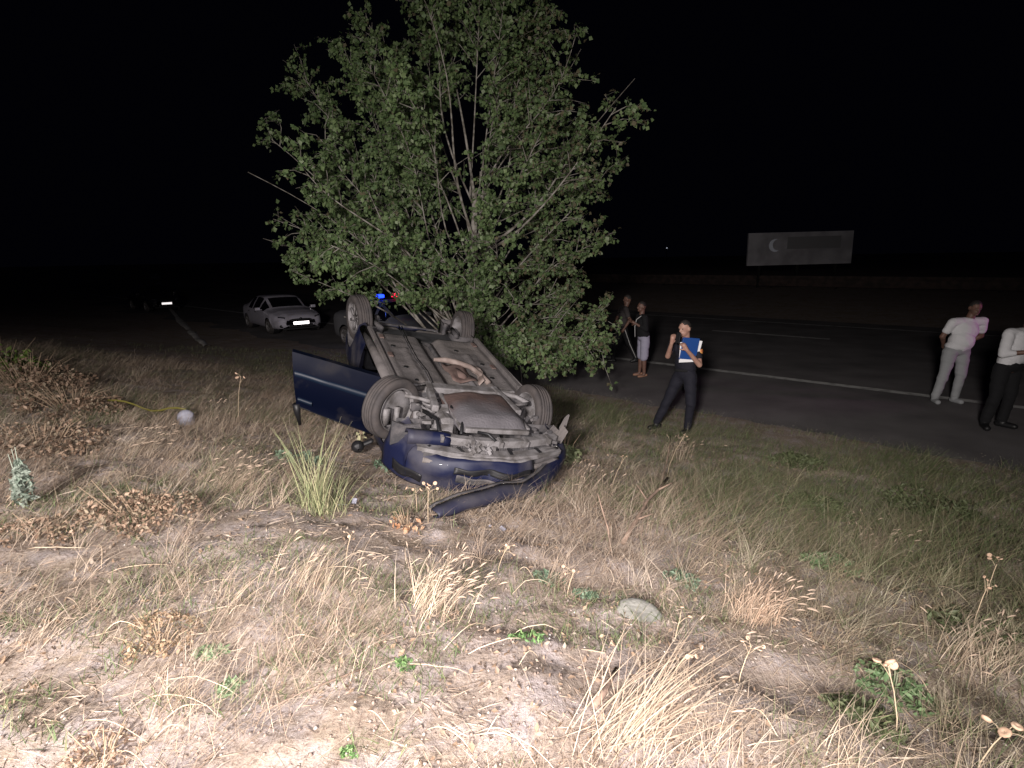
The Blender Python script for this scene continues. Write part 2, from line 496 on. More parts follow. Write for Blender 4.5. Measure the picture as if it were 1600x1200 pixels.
def car_body(root, st, paint, wheels, wr, cab, caps=(True, True), skip=None, top_scale=None, wtop=True, pillars=(), windscreen=None, rearscreen=None):
    rows, info = car_rows(st)
    n = len(rows[0])
    V = [Vector(p) for r_ in rows for p in r_]
    F = {'body': [], 'windscreen': [], 'rear_window': []}
    for i in range(len(rows) - 1):
        ym = (info[i][0] + info[i + 1][0]) / 2
        for j in range(n - 1):
            q = (i * n + j, i * n + j + 1, (i + 1) * n + j + 1, (i + 1) * n + j)
            c = sum((V[k] for k in q), Vector()) / 4
            if skip and skip(c): continue
            inside = [any((V[k].y - wy) ** 2 + (V[k].z - wz) ** 2 < wr ** 2 for (wy, wz) in wheels) and abs(V[k].x) > .55 for k in q]
            if all(inside): continue
            jj = min(j, n - 2 - j)
            key = 'body'
            if cab[0] < ym < cab[1] and jj in (5, 6) and info[i][2] - info[i][1] > .16 and not any(abs(ym - p_) < .05 for p_ in pillars): key = 'side_window_%d_%d' % (j > n / 2, sum(ym > p_ for p_ in pillars))
            if windscreen and windscreen[0] < ym < windscreen[1] and jj >= 7 and jj != 7: key = 'windscreen'
            if rearscreen and rearscreen[0] < ym < rearscreen[1] and jj >= 8: key = 'rear_window'
            F.setdefault(key, []).append(q)
    for k, p in enumerate(V):
        for (wy, wz) in wheels:
            d = math.hypot(p.y - wy, p.z - wz)
            if d < wr and abs(p.x) > .55 and d > 1e-5:
                p.y = wy + (p.y - wy) * wr / d; p.z = wz + (p.z - wz) * wr / d
    if top_scale: 
        for p in V: top_scale(p)
    if caps[0]: F['body'].append(tuple(range(n)))
    if caps[1]: F['body'].append(tuple(range((len(rows) - 1) * n + n - 1, (len(rows) - 1) * n - 1, -1)))
    obs = {}
    for key, fs in F.items():
        if not fs: continue
        used = sorted({k for q in fs for k in q}); mp = {k: i for i, k in enumerate(used)}
        o = pmesh('side_window' if key.startswith('side') else key, [V[k] for k in used], [tuple(mp[k] for k in q) for q in fs], paint if key == 'body' else M['glass'], root, True)
        obs[key] = o
    return obs
TYRE = [(-.085, .215), (-.095, .25), (-.096, .285), (-.080, .304), (-.052, .311), (-.050, .303), (-.044, .303), (-.042, .312), (-.018, .313), (-.016, .304), (-.010, .304), (-.008, .313),
        (.008, .313), (.010, .304), (.016, .304), (.018, .313), (.042, .312), (.044, .303), (.050, .303), (.052, .311), (.080, .304), (.096, .285), (.095, .25), (.085, .215), (-.085, .215)]
def wheel(root, c, rot=(0, 0, 0), side=1, tyre=None, rim=None, n=40, detail=True):
    """side +1: outer face towards +X"""
    e = bpy.data.objects.new('wheel', None); col.objects.link(e); e.parent = root; e.location = c; e.rotation_euler = rot
    MB().lathe(TYRE, (0, 0, 0), 'X', n).build('tyre', tyre or M['rubber'], e, True)
    rm = MB()
    rm.lathe([(side * .088, .217), (side * .07, .20), (side * .02, .195), (-side * .08, .205), (-side * .09, .219), (-side * .084, .219), (-side * .07, .21)], (0, 0, 0), 'X', n)
    rm.lathe([(side * .055, .197), (side * .035, .16), (side * .045, .09), (side * .055, .05), (side * .06, 0.001)], (0, 0, 0), 'X', n)
    if detail:
        for k in range(7):
            a = 2 * math.pi * k / 7
            rm.box((side * .06, .125 * math.cos(a), .125 * math.sin(a)), (.02, .13, .035), (a, 0, 0))
    rm.build('rim', rim or M['steel'], e, True)
    return e
SEDAN = [(-2.25, .60, .42, .80, .90, .52), (-2.20, .72, .30, .92, 1.02, .60), (-2.0, .82, .24, .95, 1.07, .66), (-1.75, .86, .22, .95, 1.09, .66), (-1.55, .87, .22, .95, 1.12, .64), (-1.15, .875, .22, .95, 1.36, .60), (-.75, .88, .22, .94, 1.455, .60), (-.1, .88, .22, .92, 1.47, .60), (.2, .88, .22, .92, 1.455, .60), (.45, .88, .22, .915, 1.37, .60),
         (1.02, .875, .22, .90, 1.02, .62), (1.12, .87, .22, .88, .985, .64), (1.6, .86, .23, .82, .92, .64), (1.95, .80, .24, .74, .83, .58), (2.12, .72, .26, .68, .76, .50), (2.22, .60, .32, .62, .68, .44), (2.26, .50, .36, .56, .62, .40)]
def sedan(loc, yaw, paint, lights=False, plate=True, beacons=False, label='', group=None):
    root = empty('parked_car', loc, yaw)
    tag(root, label, 'car', group)
    car_body(root, SEDAN, paint, [(1.38, .31), (-1.32, .31)], .36, (-1.02, .95), pillars=(-.45, .38), windscreen=(.36, 1.02), rearscreen=(-1.55, -.85))
    for y in (1.38, -1.32):
        for sx in (-1, 1):
            wheel(root, (sx * .77, y, .31), side=sx)
            MB().lathe([(-.1, .34), (.1, .34)], (sx * .66, y, .31), 'X', 20).build('wheel_arch', M['black'], root, True)
    for sx in (-1, 1):
        h = MB(); h.sheet([[(sx * (.66 - .12 * a), 2.02 + .085 * a - .0, .62 + b * .13 - .02 * a) for a in (0, .5, 1, 1.5)] for b in (0, .5, 1)])
        for i, p in enumerate(h.v): h.v[i] = (p[0] * 1.06, p[1] + .05, p[2])
        h.build('headlight', M['head_on'] if lights else M['lens'], root, True, solid=.02)
        m = MB(); m.box((sx * .98, .72, .99), (.17, .12, .12)); m.box((sx * .88, .74, .95), (.1, .05, .03)); m.build('mirror', paint, root, bevel=.03)
        fg = MB(); fg.lathe([(2.12, .07), (2.19, .06), (2.19, .001)], (sx * .62, 0, .36), 'Y', 16); fg.build('fog_lamp', M['black'], root, True)
        for y in (.05, -.85):
            MB().box((sx * .885, y, .82), (.02, .16, .03)).build('door_handle', M['black'], root, bevel=.006)
    g = MB(); g.box((0, 2.245, .60), (.62, .05, .085)); g.build('upper_grille', M['black'], root, bevel=.01)
    g = MB(); g.box((0, 2.25, .36), (.80, .05, .13)); g.build('lower_grille', M['black'], root, bevel=.01)
    MB().lathe([(2.27, .05), (2.285, .045), (2.285, .001)], (0, 0, .64), 'Y', 20).build('badge', M['black'] if not lights else M['chrome'], root, True)
    if plate:
        MB().box((0, 2.300, .47), (.52, .012, .113)).build('number_plate', M['plate'], root)
    MB().box((0, 2.285, .47), (.56, .018, .15)).build('plate_holder', M['black'], root)
    MB().box((0, 2.24, .25), (1.25, .06, .05)).build('bumper_lip', M['black'], root)
    if beacons:
        MB().box((0, -.05, 1.51), (1.0, .2, .05)).build('light_bar_base', M['black'], root, bevel=.01)
        MB().box((.33, -.05, 1.585), (.30, .18, .11)).build('blue_beacon', M['blue_on'], root, bevel=.03)
        MB().box((-.33, -.05, 1.585), (.30, .18, .11)).build('red_beacon', M['red_on'], root, bevel=.03)
    return root
def road_yaw(extra=0):     # local +Y along -DR, towards the photographer
    return math.atan2(-DR[1], -DR[0]) - math.pi / 2 + extra
def at_road(s, t, z=.004): a = rp(s, t); return (a[0], a[1], z)
WC = sedan((-9.45, 23.7, .0), road_yaw(-.16), M['white'], label='white saloon car parked left of the tree, its number plate glowing brightly')
WC.scale = (1.10, 1.10, .92)
sedan((-21.3, 34.7, .0), road_yaw(), M['darkcar'], label='dark car far left of the white saloon, only its number plate visible')
sedan((-3.85, 18.35, .0), road_yaw(.0), M['policepaint'], lights=True, plate=False, beacons=True, label='white police car behind the tree with blue and red roof beacons lit')

# ------------------------------------------------------------------ the overturned car
OC = empty('overturned_car')
OC.rotation_mode = 'YXZ'
OC.rotation_euler = (-.235, 2.961, 3.518)
OC.location = (-.852, 6.912, 1.722)
tag(OC, 'dark blue car lying on its roof in the grass, dusty underside upwards', 'car')
OST = [(-1.86, .62, .50, .82, .95, .55), (-1.80, .76, .48, .92, 1.05, .62), (-1.66, .83, .40, .93, 1.12, .62), (-1.3, .845, .20, .92, 1.34, .58), (-.8, .85, .20, .91, 1.36, .58), (-.1, .85, .20, .90, 1.34, .58), (.3, .85, .20, .89, 1.26, .58),
       (.85, .85, .20, .88, .98, .60), (1.0, .85, .20, .86, .93, .62), (1.5, .845, .22, .80, .86, .60), (1.85, .82, .26, .74, .78, .55), (2.02, .78, .30, .66, .70, .5)]
oc_w = [(1.3, .30), (-1.3, .30)]
def oskip(c):
    if c.x < -.5 and -.30 < c.y < .76 and .24 < c.z < 1.25: return True        # the open front door
    if c.y > 1.62 and abs(c.x) < .62 and c.z < .62: return True
    return False
car_body(OC, OST, M['bluepaint'], oc_w, .37, (-1.2, .8), caps=(True, False), skip=oskip, pillars=(-.4,), windscreen=(.34, .86), rearscreen=(-1.7, -1.3))
# floor pan with tunnel, ribs and the footwell slope
rows = []
for y in np.arange(-1.55, 1.121, .045):
    r_ = []
    for x in np.linspace(-.735, .735, 50):
        z = .205
        z += .085 * math.exp(-(x / .12) ** 4)                                 # tunnel, a recess seen from below
        z += .004 * math.sin(y * 30) * (1 if .22 < abs(x) < .58 and -.5 < y < .62 else 0)
        z -= .02 * math.exp(-((abs(x) - .62) / .035) ** 4)                      # box rails
        z -= .024 * math.exp(-((abs(x) - .40) / .032) ** 4) * (1 if y > -.1 else 0)
        z += .05 * max(0, (y - .9)) / .2
        z += .012 * (float(fbm(x * 3 + 9, y * 3 + 9, 1, 3, 2)) - .5)
        if y < -.60: z += .17 * min(1, (-.60 - y) / .10)
        if y < -9: z -= .05 * math.exp(-(((y + .75) / .30) ** 6)) * (1 if abs(x) < .56 else max(0, 1 - (abs(x) - .56) / .05))   # tank
        if y < -1.05: z += .04 * min(1, (-1.05 - y) / .12) * (1 if abs(x) < .5 else .3)
        r_.append((x, y, z))
    rows.append(r_)
fp = MB(); fp.sheet(rows); fp.build('floor_pan', M['dusty'], OC, True, solid=.006)
for sx in (-1, 1):
    s_ = MB(); s_.prism([(-.70, .215), (.93, .215), (.93, .165), (.90, .15), (-.66, .15), (-.70, .165)], sx * .70, sx * .745); s_.build('sill_flange', M['dusty'], OC, bevel=.006)
    s_ = MB(); s_.tube([(sx * .775, -.78, .235), (sx * .775, .93, .215)], .05, 10); s_.build('sill', M['dusty'], OC, True)
# rear valance, spare wheel well, rear beam axle, tank straps, silencer
v_ = MB(); v_.sheet([[(x, -1.30 - .09 * k, .52 + .02 * k - .07 * math.exp(-(x * 2.6) ** 4) * (1 if 0 < k < 4 else .3)) for x in np.linspace(-.66, .66, 22)] for k in range(5)]); v_.build('spare_wheel_well', M['rust'], OC, True, solid=.006)
v_ = MB(); v_.sheet([[(x, -1.80 - .09 * (1 - (x / .8) ** 2), z) for x in np.linspace(-.78, .78, 20)] for z in (.48, .52, .58, .66, .74)]); v_.build('rear_bumper', M['dustydark'], OC, True, solid=.02)
v_ = MB(); v_.tube([(-.62, -1.30, .33), (-.3, -1.14, .42), (.3, -1.14, .42), (.62, -1.30, .33)], .035, 10)
for sx in (-1, 1):
    v_.tube([(sx * .52, -.88, .24), (sx * .58, -1.3, .26)], .030, 8); v_.tube([(sx * .5, -1.38, .22), (sx * .5, -1.42, .55)], .028, 8)
v_.build('rear_axle_beam', M['dustydark'], OC, True)
v_ = MB(); v_.tube([(.18, .98, .2), (.18, .62, .21), (.03, .45, .235), (.0, .2, .24), (.0, -.4, .235), (-.02, -.85, .36), (.25, -1.1, .44)], .027, 10); v_.build('exhaust_pipe', M['dustydark'], OC, True)
v_ = MB(); v_.tube([(.22, -1.15, .48), (.22, -1.17, .48), (.24, -1.5, .56), (.24, -1.52, .56)], [.05, .08, .08, .05], 14); v_.build('silencer', M['dustydark'], OC, True)
v_ = MB(); v_.tube([(.10, .74, .2), (.10, .72, .2), (.08, .52, .21), (.08, .50, .21)], [.03, .06, .06, .03], 12); v_.build('catalytic_converter', M['rust'], OC, True)
# pale folded heat shield beside the torn tunnel
hs = MB(); hs.tube([(-.13, .28, .165), (.0, .30, .15), (.12, .36, .145), (.27, .45, .15), (.34, .62, .16), (.37, .84, .175)], [.020, .034, .036, .030, .028, .03], 10); hs.build('heat_shield_edge', M['heat'], OC, True)
hs = MB(); hs.sheet([[(.30 + .035 * math.sin(k) + .012 * j, .44 + .085 * k, .185 - .018 * j) for k in range(6)] for j in range(-3, 4)]); hs.build('heat_shield', M['heat'], OC, True, solid=.004)
hs = MB(); hs.sheet([[(-.06 + .055 * j, .34 + .085 * k, .172 + .045 * math.sin(j * 1.1 + k) * .5) for k in range(7)] for j in range(6)]); hs.build('torn_tunnel_plate', M['rust'], OC, True, solid=.004)
b_ = MB(); b_.tube([(-.30, 1.0, .195), (-.27, .6, .198), (-.30, .2, .2), (-.29, -.4, .195), (-.26, -.9, .18)], .006, 6); b_.build('brake_pipe', M['black'], OC, True)
b_ = MB(); b_.tube([(-.335, 1.0, .195), (-.305, .6, .198), (-.335, .2, .2), (-.325, -.4, .195), (-.30, -.9, .18)], .008, 6); b_.build('fuel_pipe', M['dustydark'], OC, True)
for (x, y) in ((-.5, .5), (.52, .2), (-.52, -.15), (.5, .62), (.3, -.2), (-.45, .85)):
    MB().lathe([(.0, .03), (-.006, .028), (-.004, .001)], (x, y, .200), 'Z', 14).build('floor_plug', M['black'], OC, True)
for (x, y, rz) in ((-.62, .2, 0), (.62, .3, 0), (-.62, -.4, 0), (.62, -.45, 0)):
    MB().box((x, y, .182), (.05, .12, .02), (0, 0, rz)).build('jacking_plate', M['rust'], OC, bevel=.004)
# subframe and bulkhead
sf = MB(); sf.box((0, 1.03, .20), (.86, .14, .07)); sf.box((-.40, 1.25, .19), (.07, .60, .07), (0, 0, .12)); sf.box((.42, 1.25, .19), (.07, .60, .07), (0, 0, -.12)); sf.box((0, .96, .24), (1.30, .05, .10))
sf.build('subframe', M['steel'], OC, bevel=.012)
bh = MB(); bh.sheet([[(x, 1.12, z) for x in np.linspace(-.74, .74, 8)] for z in (.22, .4, .6, .75)]); bh.build('bulkhead', M['dustydark'], OC, solid=.01)
for sx in (-1, 1):
    a_ = MB(); a_.tube([(sx * .40, 1.04, .19), (sx * .60, 1.14, .185), (sx * .68, 1.28, .19)], [.03, .024, .028], 10); a_.tube([(sx * .38, 1.40, .2), (sx * .55, 1.33, .19), (sx * .68, 1.29, .19)], [.026, .018, .02], 10); a_.build('control_arm', M['steel'], OC, True)
    a_ = MB(); a_.tube([(sx * .18, 1.28, .30), (sx * .60, 1.3, .30)], [.018, .018], 8); a_.lathe([(-.05, .03), (-.04, .05), (.04, .04), (.06, .02)], (sx * .56, 1.3, .30), 'X', 14); a_.build('drive_shaft', M['dustydark'], OC, True)
    a_ = MB(); a_.tube([(sx * .25, 1.14, .26), (sx * .62, 1.17, .27)], .014, 8); a_.build('track_rod', M['steel'], OC, True)
    a_ = MB(); a_.tube([(sx * .55, 1.30, .26), (sx * .50, 1.30, .70)], .03, 10)
    a_.build('strut', M['steel'], OC, True)
sp = MB(); pts = []
for k in range(0, 97):
    a = k / 16 * 2 * math.pi
    pts.append((-.43 + .078 * math.cos(a), 1.36 + .078 * math.sin(a), .20 + .26 * k / 96))
sp.tube(pts, .0105, 7); spo = sp.build('coil_spring', M['steel'], OC, True)
sp = MB(); sp.tube([(x + .97, y - .08, z + .05) for (x, y, z) in pts], .0105, 7); sp.build('coil_spring', M['steel'], OC, True)
# inner wings / arch liners
for sx in (-1, 1):
    for wy in (1.3, -1.3):
        l_ = MB(); l_.sheet([[(x, wy + .375 * math.cos(a), .30 + .375 * math.sin(a)) for a in np.linspace(-.15, math.pi + .15, 20)] for x in (sx * .50, sx * .66, sx * .83)])
        l_.sheet([[(sx * .50, wy + rr_ * math.cos(a), .30 + rr_ * math.sin(a)) for a in np.linspace(-.15, math.pi + .15, 20)] for rr_ in (.05, .2, .375)])
        l_.build('arch_liner', M['dustydark'], OC, True, solid=.006)
# engine undertray: domed shield, brown with oil above, dusty below
rows = []
for i, y in enumerate(np.linspace(1.12, 1.92, 18)):
    t = i / 17
    w = .36 + .03 * math.sin(t * 3)
    r_ = []
    for x in np.linspace(-1, 1, 22):
        dd = (1 - abs(x) ** 5) * (min(1, t * 5 + .2)) * min(1, (1 - t) * 6 + .05)
        r_.append((.08 + x * w, y, .235 - .115 * dd + .014 * math.sin(7 * x) * math.sin(9 * t) * .5))
    rows.append(r_)
d_ = MB(); d_.sheet(rows); d_.build('engine_undertray', M['dome'], OC, True, solid=.006)
d_ = MB()
d_.box((.08, 1.925, .205), (.66, .05, .045)); d_.box((-.27, 1.5, .22), (.035, .72, .05)); d_.box((.44, 1.5, .22), (.035, .72, .05))
d_.build('undertray_frame', M['steel'], OC, bevel=.01)
# gearbox, sump and hoses beside the undertray
e_ = MB(); e_.lathe([(-.14, .06), (-.10, .11), (.06, .12), (.12, .09), (.12, .01)], (-.36, 1.66, .31), 'Y', 18); e_.box((-.40, 1.86, .26), (.13, .10, .09), (.3, .2, .4)); e_.box((-.34, 1.50, .24), (.12, .16, .08), (.1, .3, .2))
e_.build('gearbox', M['steel'], OC, bevel=.008)
e_ = MB(); e_.tube([(-.20, 1.30, .2), (-.26, 1.5, .185), (-.22, 1.75, .19), (-.30, 1.98, .22)], .016, 8); e_.tube([(-.55, 1.55, .22), (-.47, 1.75, .2), (-.50, 1.98, .24)], .018, 8); e_.tube([(-.14, 1.97, .2), (-.05, 2.02, .19), (.0, 2.1, .22)], .014, 8)
e_.build('hose', M['black'], OC, True)
e_ = MB()
for k in range(14):
    x = -.60 + rnd.random() * .34; y = 1.42 + rnd.random() * .60
    e_.box((x, y, .245 + rnd.random() * .07), (.02 + rnd.random() * .07, .02 + rnd.random() * .09, .02 + rnd.random() * .02), (rnd.random() * .3, rnd.random() * .3, rnd.random() * 3))
tag(e_.build('engine_bracket', M['steel'], OC, bevel=.004), kind='stuff')
e_ = MB()
for k in range(16):
    x = .50 + rnd.random() * .22; y = 1.45 + rnd.random() * .55
    e_.box((x, y, .23 + rnd.random() * .07), (.02 + rnd.random() * .07, .02 + rnd.random() * .09, .03), (rnd.random(), rnd.random() * .5, rnd.random() * 3))
tag(e_.build('engine_bracket', M['dustydark'], OC, bevel=.004), kind='stuff')
# radiator panel: lower cross member with slots
c_ = MB()
for (y, z, hgt, dep) in ((2.00, .22, .07, .06), (2.10, .30, .035, .10)):
    c_.sheet([[(x, y + .04 - .16 * (x / .75) ** 2 + o1, z + o2) for x in np.linspace(-.72, .72, 22)] for o1, o2 in ((0, hgt), (0, 0), (dep, 0), (dep, hgt))])
for x in np.linspace(-.50, .60, 5):
    c_.box((x, 2.09 - .16 * (x / .75) ** 2, .235), (.022, .11, .05))
c_.build('radiator_crossmember', M['steel'], OC, solid=.006)
for (y, z, rr_, mt_) in ((2.22, .33, .030, 'steel'), (2.16, .40, .022, 'dustydark'), (2.28, .40, .026, 'dusty')):
    c_ = MB(); c_.tube([(x, y - .20 * (x / .75) ** 2, z + .012 * math.sin(x * 7)) for x in np.linspace(-.66, .70, 20)], rr_, 8); c_.build('crash_bar', M[mt_], OC, True)
c_ = MB(); c_.box((.10, 2.02, .47), (1.05, .06, .36)); 
for k in range(22): c_.box((-.40 + k * .048, 2.055, .47), (.012, .02, .34))
c_.build('radiator', M['dustydark'], OC)
c_ = MB(); c_.sheet([[(x, 2.17 - .17 * (x / .75) ** 2 + o1, .31 + o2) for x in np.linspace(-.66, .72, 22)] for o1, o2 in ((0, 0), (.055, .0), (.07, .05), (.07, .10), (0, .12))]); c_.build('bumper_beam', M['dustydark'], OC, solid=.006)
c_ = MB()
for k in range(34):
    x = -.28 + rnd.random() * .26; c_.box((x, 2.08 + rnd.random() * .13, .255 + rnd.random() * .05), (.012 + rnd.random() * .035, .012 + rnd.random() * .03, .03 + rnd.random() * .02), (rnd.random(), rnd.random(), rnd.random() * 3))
tag(c_.build('torn_clip', M['steel'], OC), kind='stuff')
c_ = MB(); c_.sheet([[(x, 1.90 + o1 + .10 * (x + .78), .215 + o2) for x in np.linspace(-.80, -.42, 8)] for o1, o2 in ((0, .05), (.02, 0), (.09, -.01), (.13, .03), (.135, .09))]); c_.build('blue_cross_panel', M['bluepaint'], OC, True, solid=.008)
# front bumper skin: left corner round to the middle, then ripped away
def bump_pt(u, w):
    """u -1 left .. 1 right along the nose, w 0 (lower lip) .. 1 (grille edge)"""
    a = u * 1.38
    x = .90 * math.sin(a) / math.sin(1.38)
    y = 2.36 - .66 * (1 - math.cos(a)) / (1 - math.cos(1.38)) 
    bul = math.sin(min(1, w * 1.25) * math.pi) * .055
    x *= 1 - .05 * (1 - w) ** 2
    cr_ = float(fbm(x * 3.2 + 20, w * 2.2 + 5, 1, 3, 33)) - .5; c2_ = float(fbm(x * 7 + 20, w * 5 + 5, 1, 2, 34)) - .5
    return (x * (1 + bul * .5), y + bul - .05 * (1 - w) ** 2 - .05 * w + .17 * cr_ * min(1, w * 3 + .3) + .03 * c2_ * w, .33 + .37 * w + .05 * cr_)
b_ = MB(); b_.sheet([[bump_pt(u, w) for u in np.linspace(-1, .30, 30)] for w in np.linspace(0, 1, 12)]); b_.build('front_bumper', M['bluepaint'], OC, True, solid=.012)
b_ = MB()
lip = [[(p[0] * k1, p[1] - k2, p[2] + k3) for p in [bump_pt(u, 0) for u in np.linspace(-1, .95, 44)]] for k1, k2, k3 in ((1, 0, 0), (.99, .03, -.006), (.97, .07, .012))]
b_.sheet(lip); b_.build('bumper_lip', M['steel'], OC, True, solid=.010)
b_ = MB(); b_.sheet([[(lambda p: (p[0], p[1] - .11 - .02 * math.sin(u * 9), p[2] + .02 + .03 * w))(bump_pt(u, w * .3)) for u in np.linspace(-.35, .8, 26)] for w in np.linspace(0, 1, 6)]); b_.build('grille_slot_panel', M['dustydark'], OC, True, solid=.008)
b_ = MB(); b_.sheet([[bump_pt(u, w) for u in np.linspace(.72, 1.0, 10)] for w in np.linspace(0, .75, 8)]); b_.build('bumper_corner', M['bluepaint'], OC, True, solid=.012)
def on_skin(u0, u1, w0, w1, off, nm, mt_, n=22):
    q_ = MB(); q_.sheet([[(lambda p: (p[0] * 1.004, p[1] + off + .006 * math.sin(u * 31), p[2]))(bump_pt(u, w0 + (w1 - w0) * w + .015 * math.sin(u * 23))) for u in np.linspace(u0, u1, n)] for w in np.linspace(0, 1, 5)]); return q_.build(nm, M[mt_], OC, True, solid=.006)
on_skin(-.34, .28, .20, .36, .010, 'lower_grille', 'black')
on_skin(-.30, -.02, .44, .62, .012, 'plate_recess_shade', 'dustydark')  # dark sheet on the skin, standing in for the recess's shade
on_skin(.02, .29, .40, .74, .012, 'scraped_panel', 'dusty', 12)
on_skin(-.84, -.56, .60, .84, .010, 'headlamp_cavity_shade', 'black', 12)  # black sheet laid on the skin for the shade of an empty lamp hole
c_ = MB()
for k in range(9): c_.box((-.62 + .15 * k + rnd.uniform(-.03, .03), 2.16 - .16 * ((-.62 + .15 * k) / .75) ** 2, .29 + rnd.uniform(0, .04)), (.03, .09, .012), (rnd.uniform(-.4, .4), 0, rnd.uniform(-.6, .6)))
tag(c_.build('torn_clip', M['black'], OC), kind='stuff')
# torn shards standing up at the corners
t_ = MB(); t_.prism([(.60, .30), (.84, .34), (.88, .20), (.80, .13), (.78, .20), (.70, .14), (.66, .22)], 1.86, 1.88, 'XZ'); t_.build('torn_liner', M['dusty'], OC)
t_ = MB(); t_.prism([(.84, .40), (.93, .36), (.93, .08), (.895, .12), (.87, .22)], 1.72, 1.745, 'XZ'); t_.build('torn_liner', M['dusty'], OC)
t_ = MB(); t_.prism([(-.90, .42), (-.62, .30), (-.66, .20), (-.80, .22), (-.92, .18)], 1.84, 1.865, 'XZ'); t_.build('torn_liner', M['dustydark'], OC)
# seats and dark interior seen through the open door
i_ = MB()
for sx in (-.36, .36):
    i_.box((sx, .0, .42), (.5, .5, .16)); i_.box((sx, -.32, .74), (.5, .14, .56), (.25, 0, 0)); i_.box((sx, -.40, 1.08), (.24, .1, .16))
i_.box((0, -1.0, .42), (1.2, .45, .18)); i_.box((0, -1.25, .72), (1.2, .14, .5))
i_.build('seat', M['interior'], OC, bevel=.04)
i_ = MB(); i_.box((0, .82, .78), (1.4, .3, .22)); i_.build('dashboard', M['interior'], OC, bevel=.04)
# wheels
inv = OC
wheel(OC, (-.80, 1.32, .31), (0, R(6), R(58)), side=-1)
wheel(OC, (.745, 1.28, .30), (0, R(-3), R(-4)), side=1)
wheel(OC, (-.745, -1.33, .27), (0, R(7), R(-10)), side=-1)
wheel(OC, (.735, -1.30, .29), (0, 0, 0), side=1)
# brake disc and dust shield in the dished inner face of the knocked front wheel
fw = [o for o in OC.children if o.name.startswith('wheel')][0]
k_ = MB(); k_.lathe([(.035, .001), (.045, .12), (.06, .18), (.05, .188), (.0, .19), (-.02, .12), (-.02, .001)], (0, 0, 0), 'X', 28); k_.box((.055, .12, .05), (.06, .08, .16)); k_.box((.06, -.02, .08), (.05, .05, .2)); k_.build('brake_backplate', M['steel'], fw, True)
# the open front door, hinged at its front edge, flung wide
def door():
    a = Vector((-.82, .74, .24)); b = Vector((-1.70, .60, .10)); c = Vector((-1.60, .60, .70)); d = Vector((-.78, .74, .93))
    def q(u, w): return (a * (1 - u) + b * u) * (1 - w) + (d * (1 - u) + c * u) * w
    nrm = (b - a).cross(d - a).normalized()
    if nrm.y < 0: nrm = -nrm
    def bul(u, w): return q(u, w) + nrm * (.045 * math.sin(math.pi * min(1, w * 1.1)) + .010 + .035 * (float(fbm(u * 3 + 4, w * 3 + 4, 1, 3, 19)) - .5) * math.sin(math.pi * min(1, max(0, u))))
    o = MB()
    us = [0, .01, .03] + list(np.linspace(.08, .92, 12)) + [.97, .99, 1]; ws = [0, .02, .05] + list(np.linspace(.12, .9, 9)) + [.96, 1]
    front = [[bul(u, w) for u in us] for w in ws]; back = [[q(u, w) - nrm * .07 for u in us] for w in ws]
    o.sheet(front); o.sheet(back)
    o.sheet([front[0], back[0]]); o.sheet([front[-1], back[-1]]); o.sheet([[r_[0] for r_ in front], [r_[0] for r_ in back]]); o.sheet([[r_[-1] for r_ in front], [r_[-1] for r_ in back]])
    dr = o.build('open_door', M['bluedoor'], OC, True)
    dr['label'] = 'dark blue front door flung open to the side'
    m = MB(); m.sheet([[bul(u, w) + nrm * e_ for u in np.linspace(.02, .98, 14)] for w, e_ in ((.30, .0), (.31, .016), (.385, .018), (.40, .0))]); m.build('side_moulding', M['bluetrim'], dr, True)
    h = MB(); h.sheet([[bul(u, w) + nrm * e_ for u in np.linspace(.80, .97, 8)] for w, e_ in ((.80, .0), (.815, .024), (.87, .026), (.885, .0))]); h.build('door_handle', M['bluetrim'], dr, True)
    f_ = MB()
    f_.tube([q(1.0, .97) , q(.995, 1.12), q(.97, 1.36)], [.040, .034, .012], 8)
    f_.build('window_frame', M['black'], dr, True)
    s_ = MB(); s_.tube([q(.99, 1.0), q(.5, 1.01), q(.02, 1.0)], .012, 6); s_.build('window_seal', M['black'], dr, True)
    return dr
door()
# mirror torn off, hanging under the door by the grass
mr = MB(); mr.lathe([(-.07, .01), (-.06, .05), (0, .07), (.05, .06), (.07, .01)], (-.96, .86, 1.02), 'Y', 12); mr.box((-.86, .84, .98), (.14, .06, .05), (0, .5, 0)); mr.build('wing_mirror', M['black'], OC, bevel=.03)
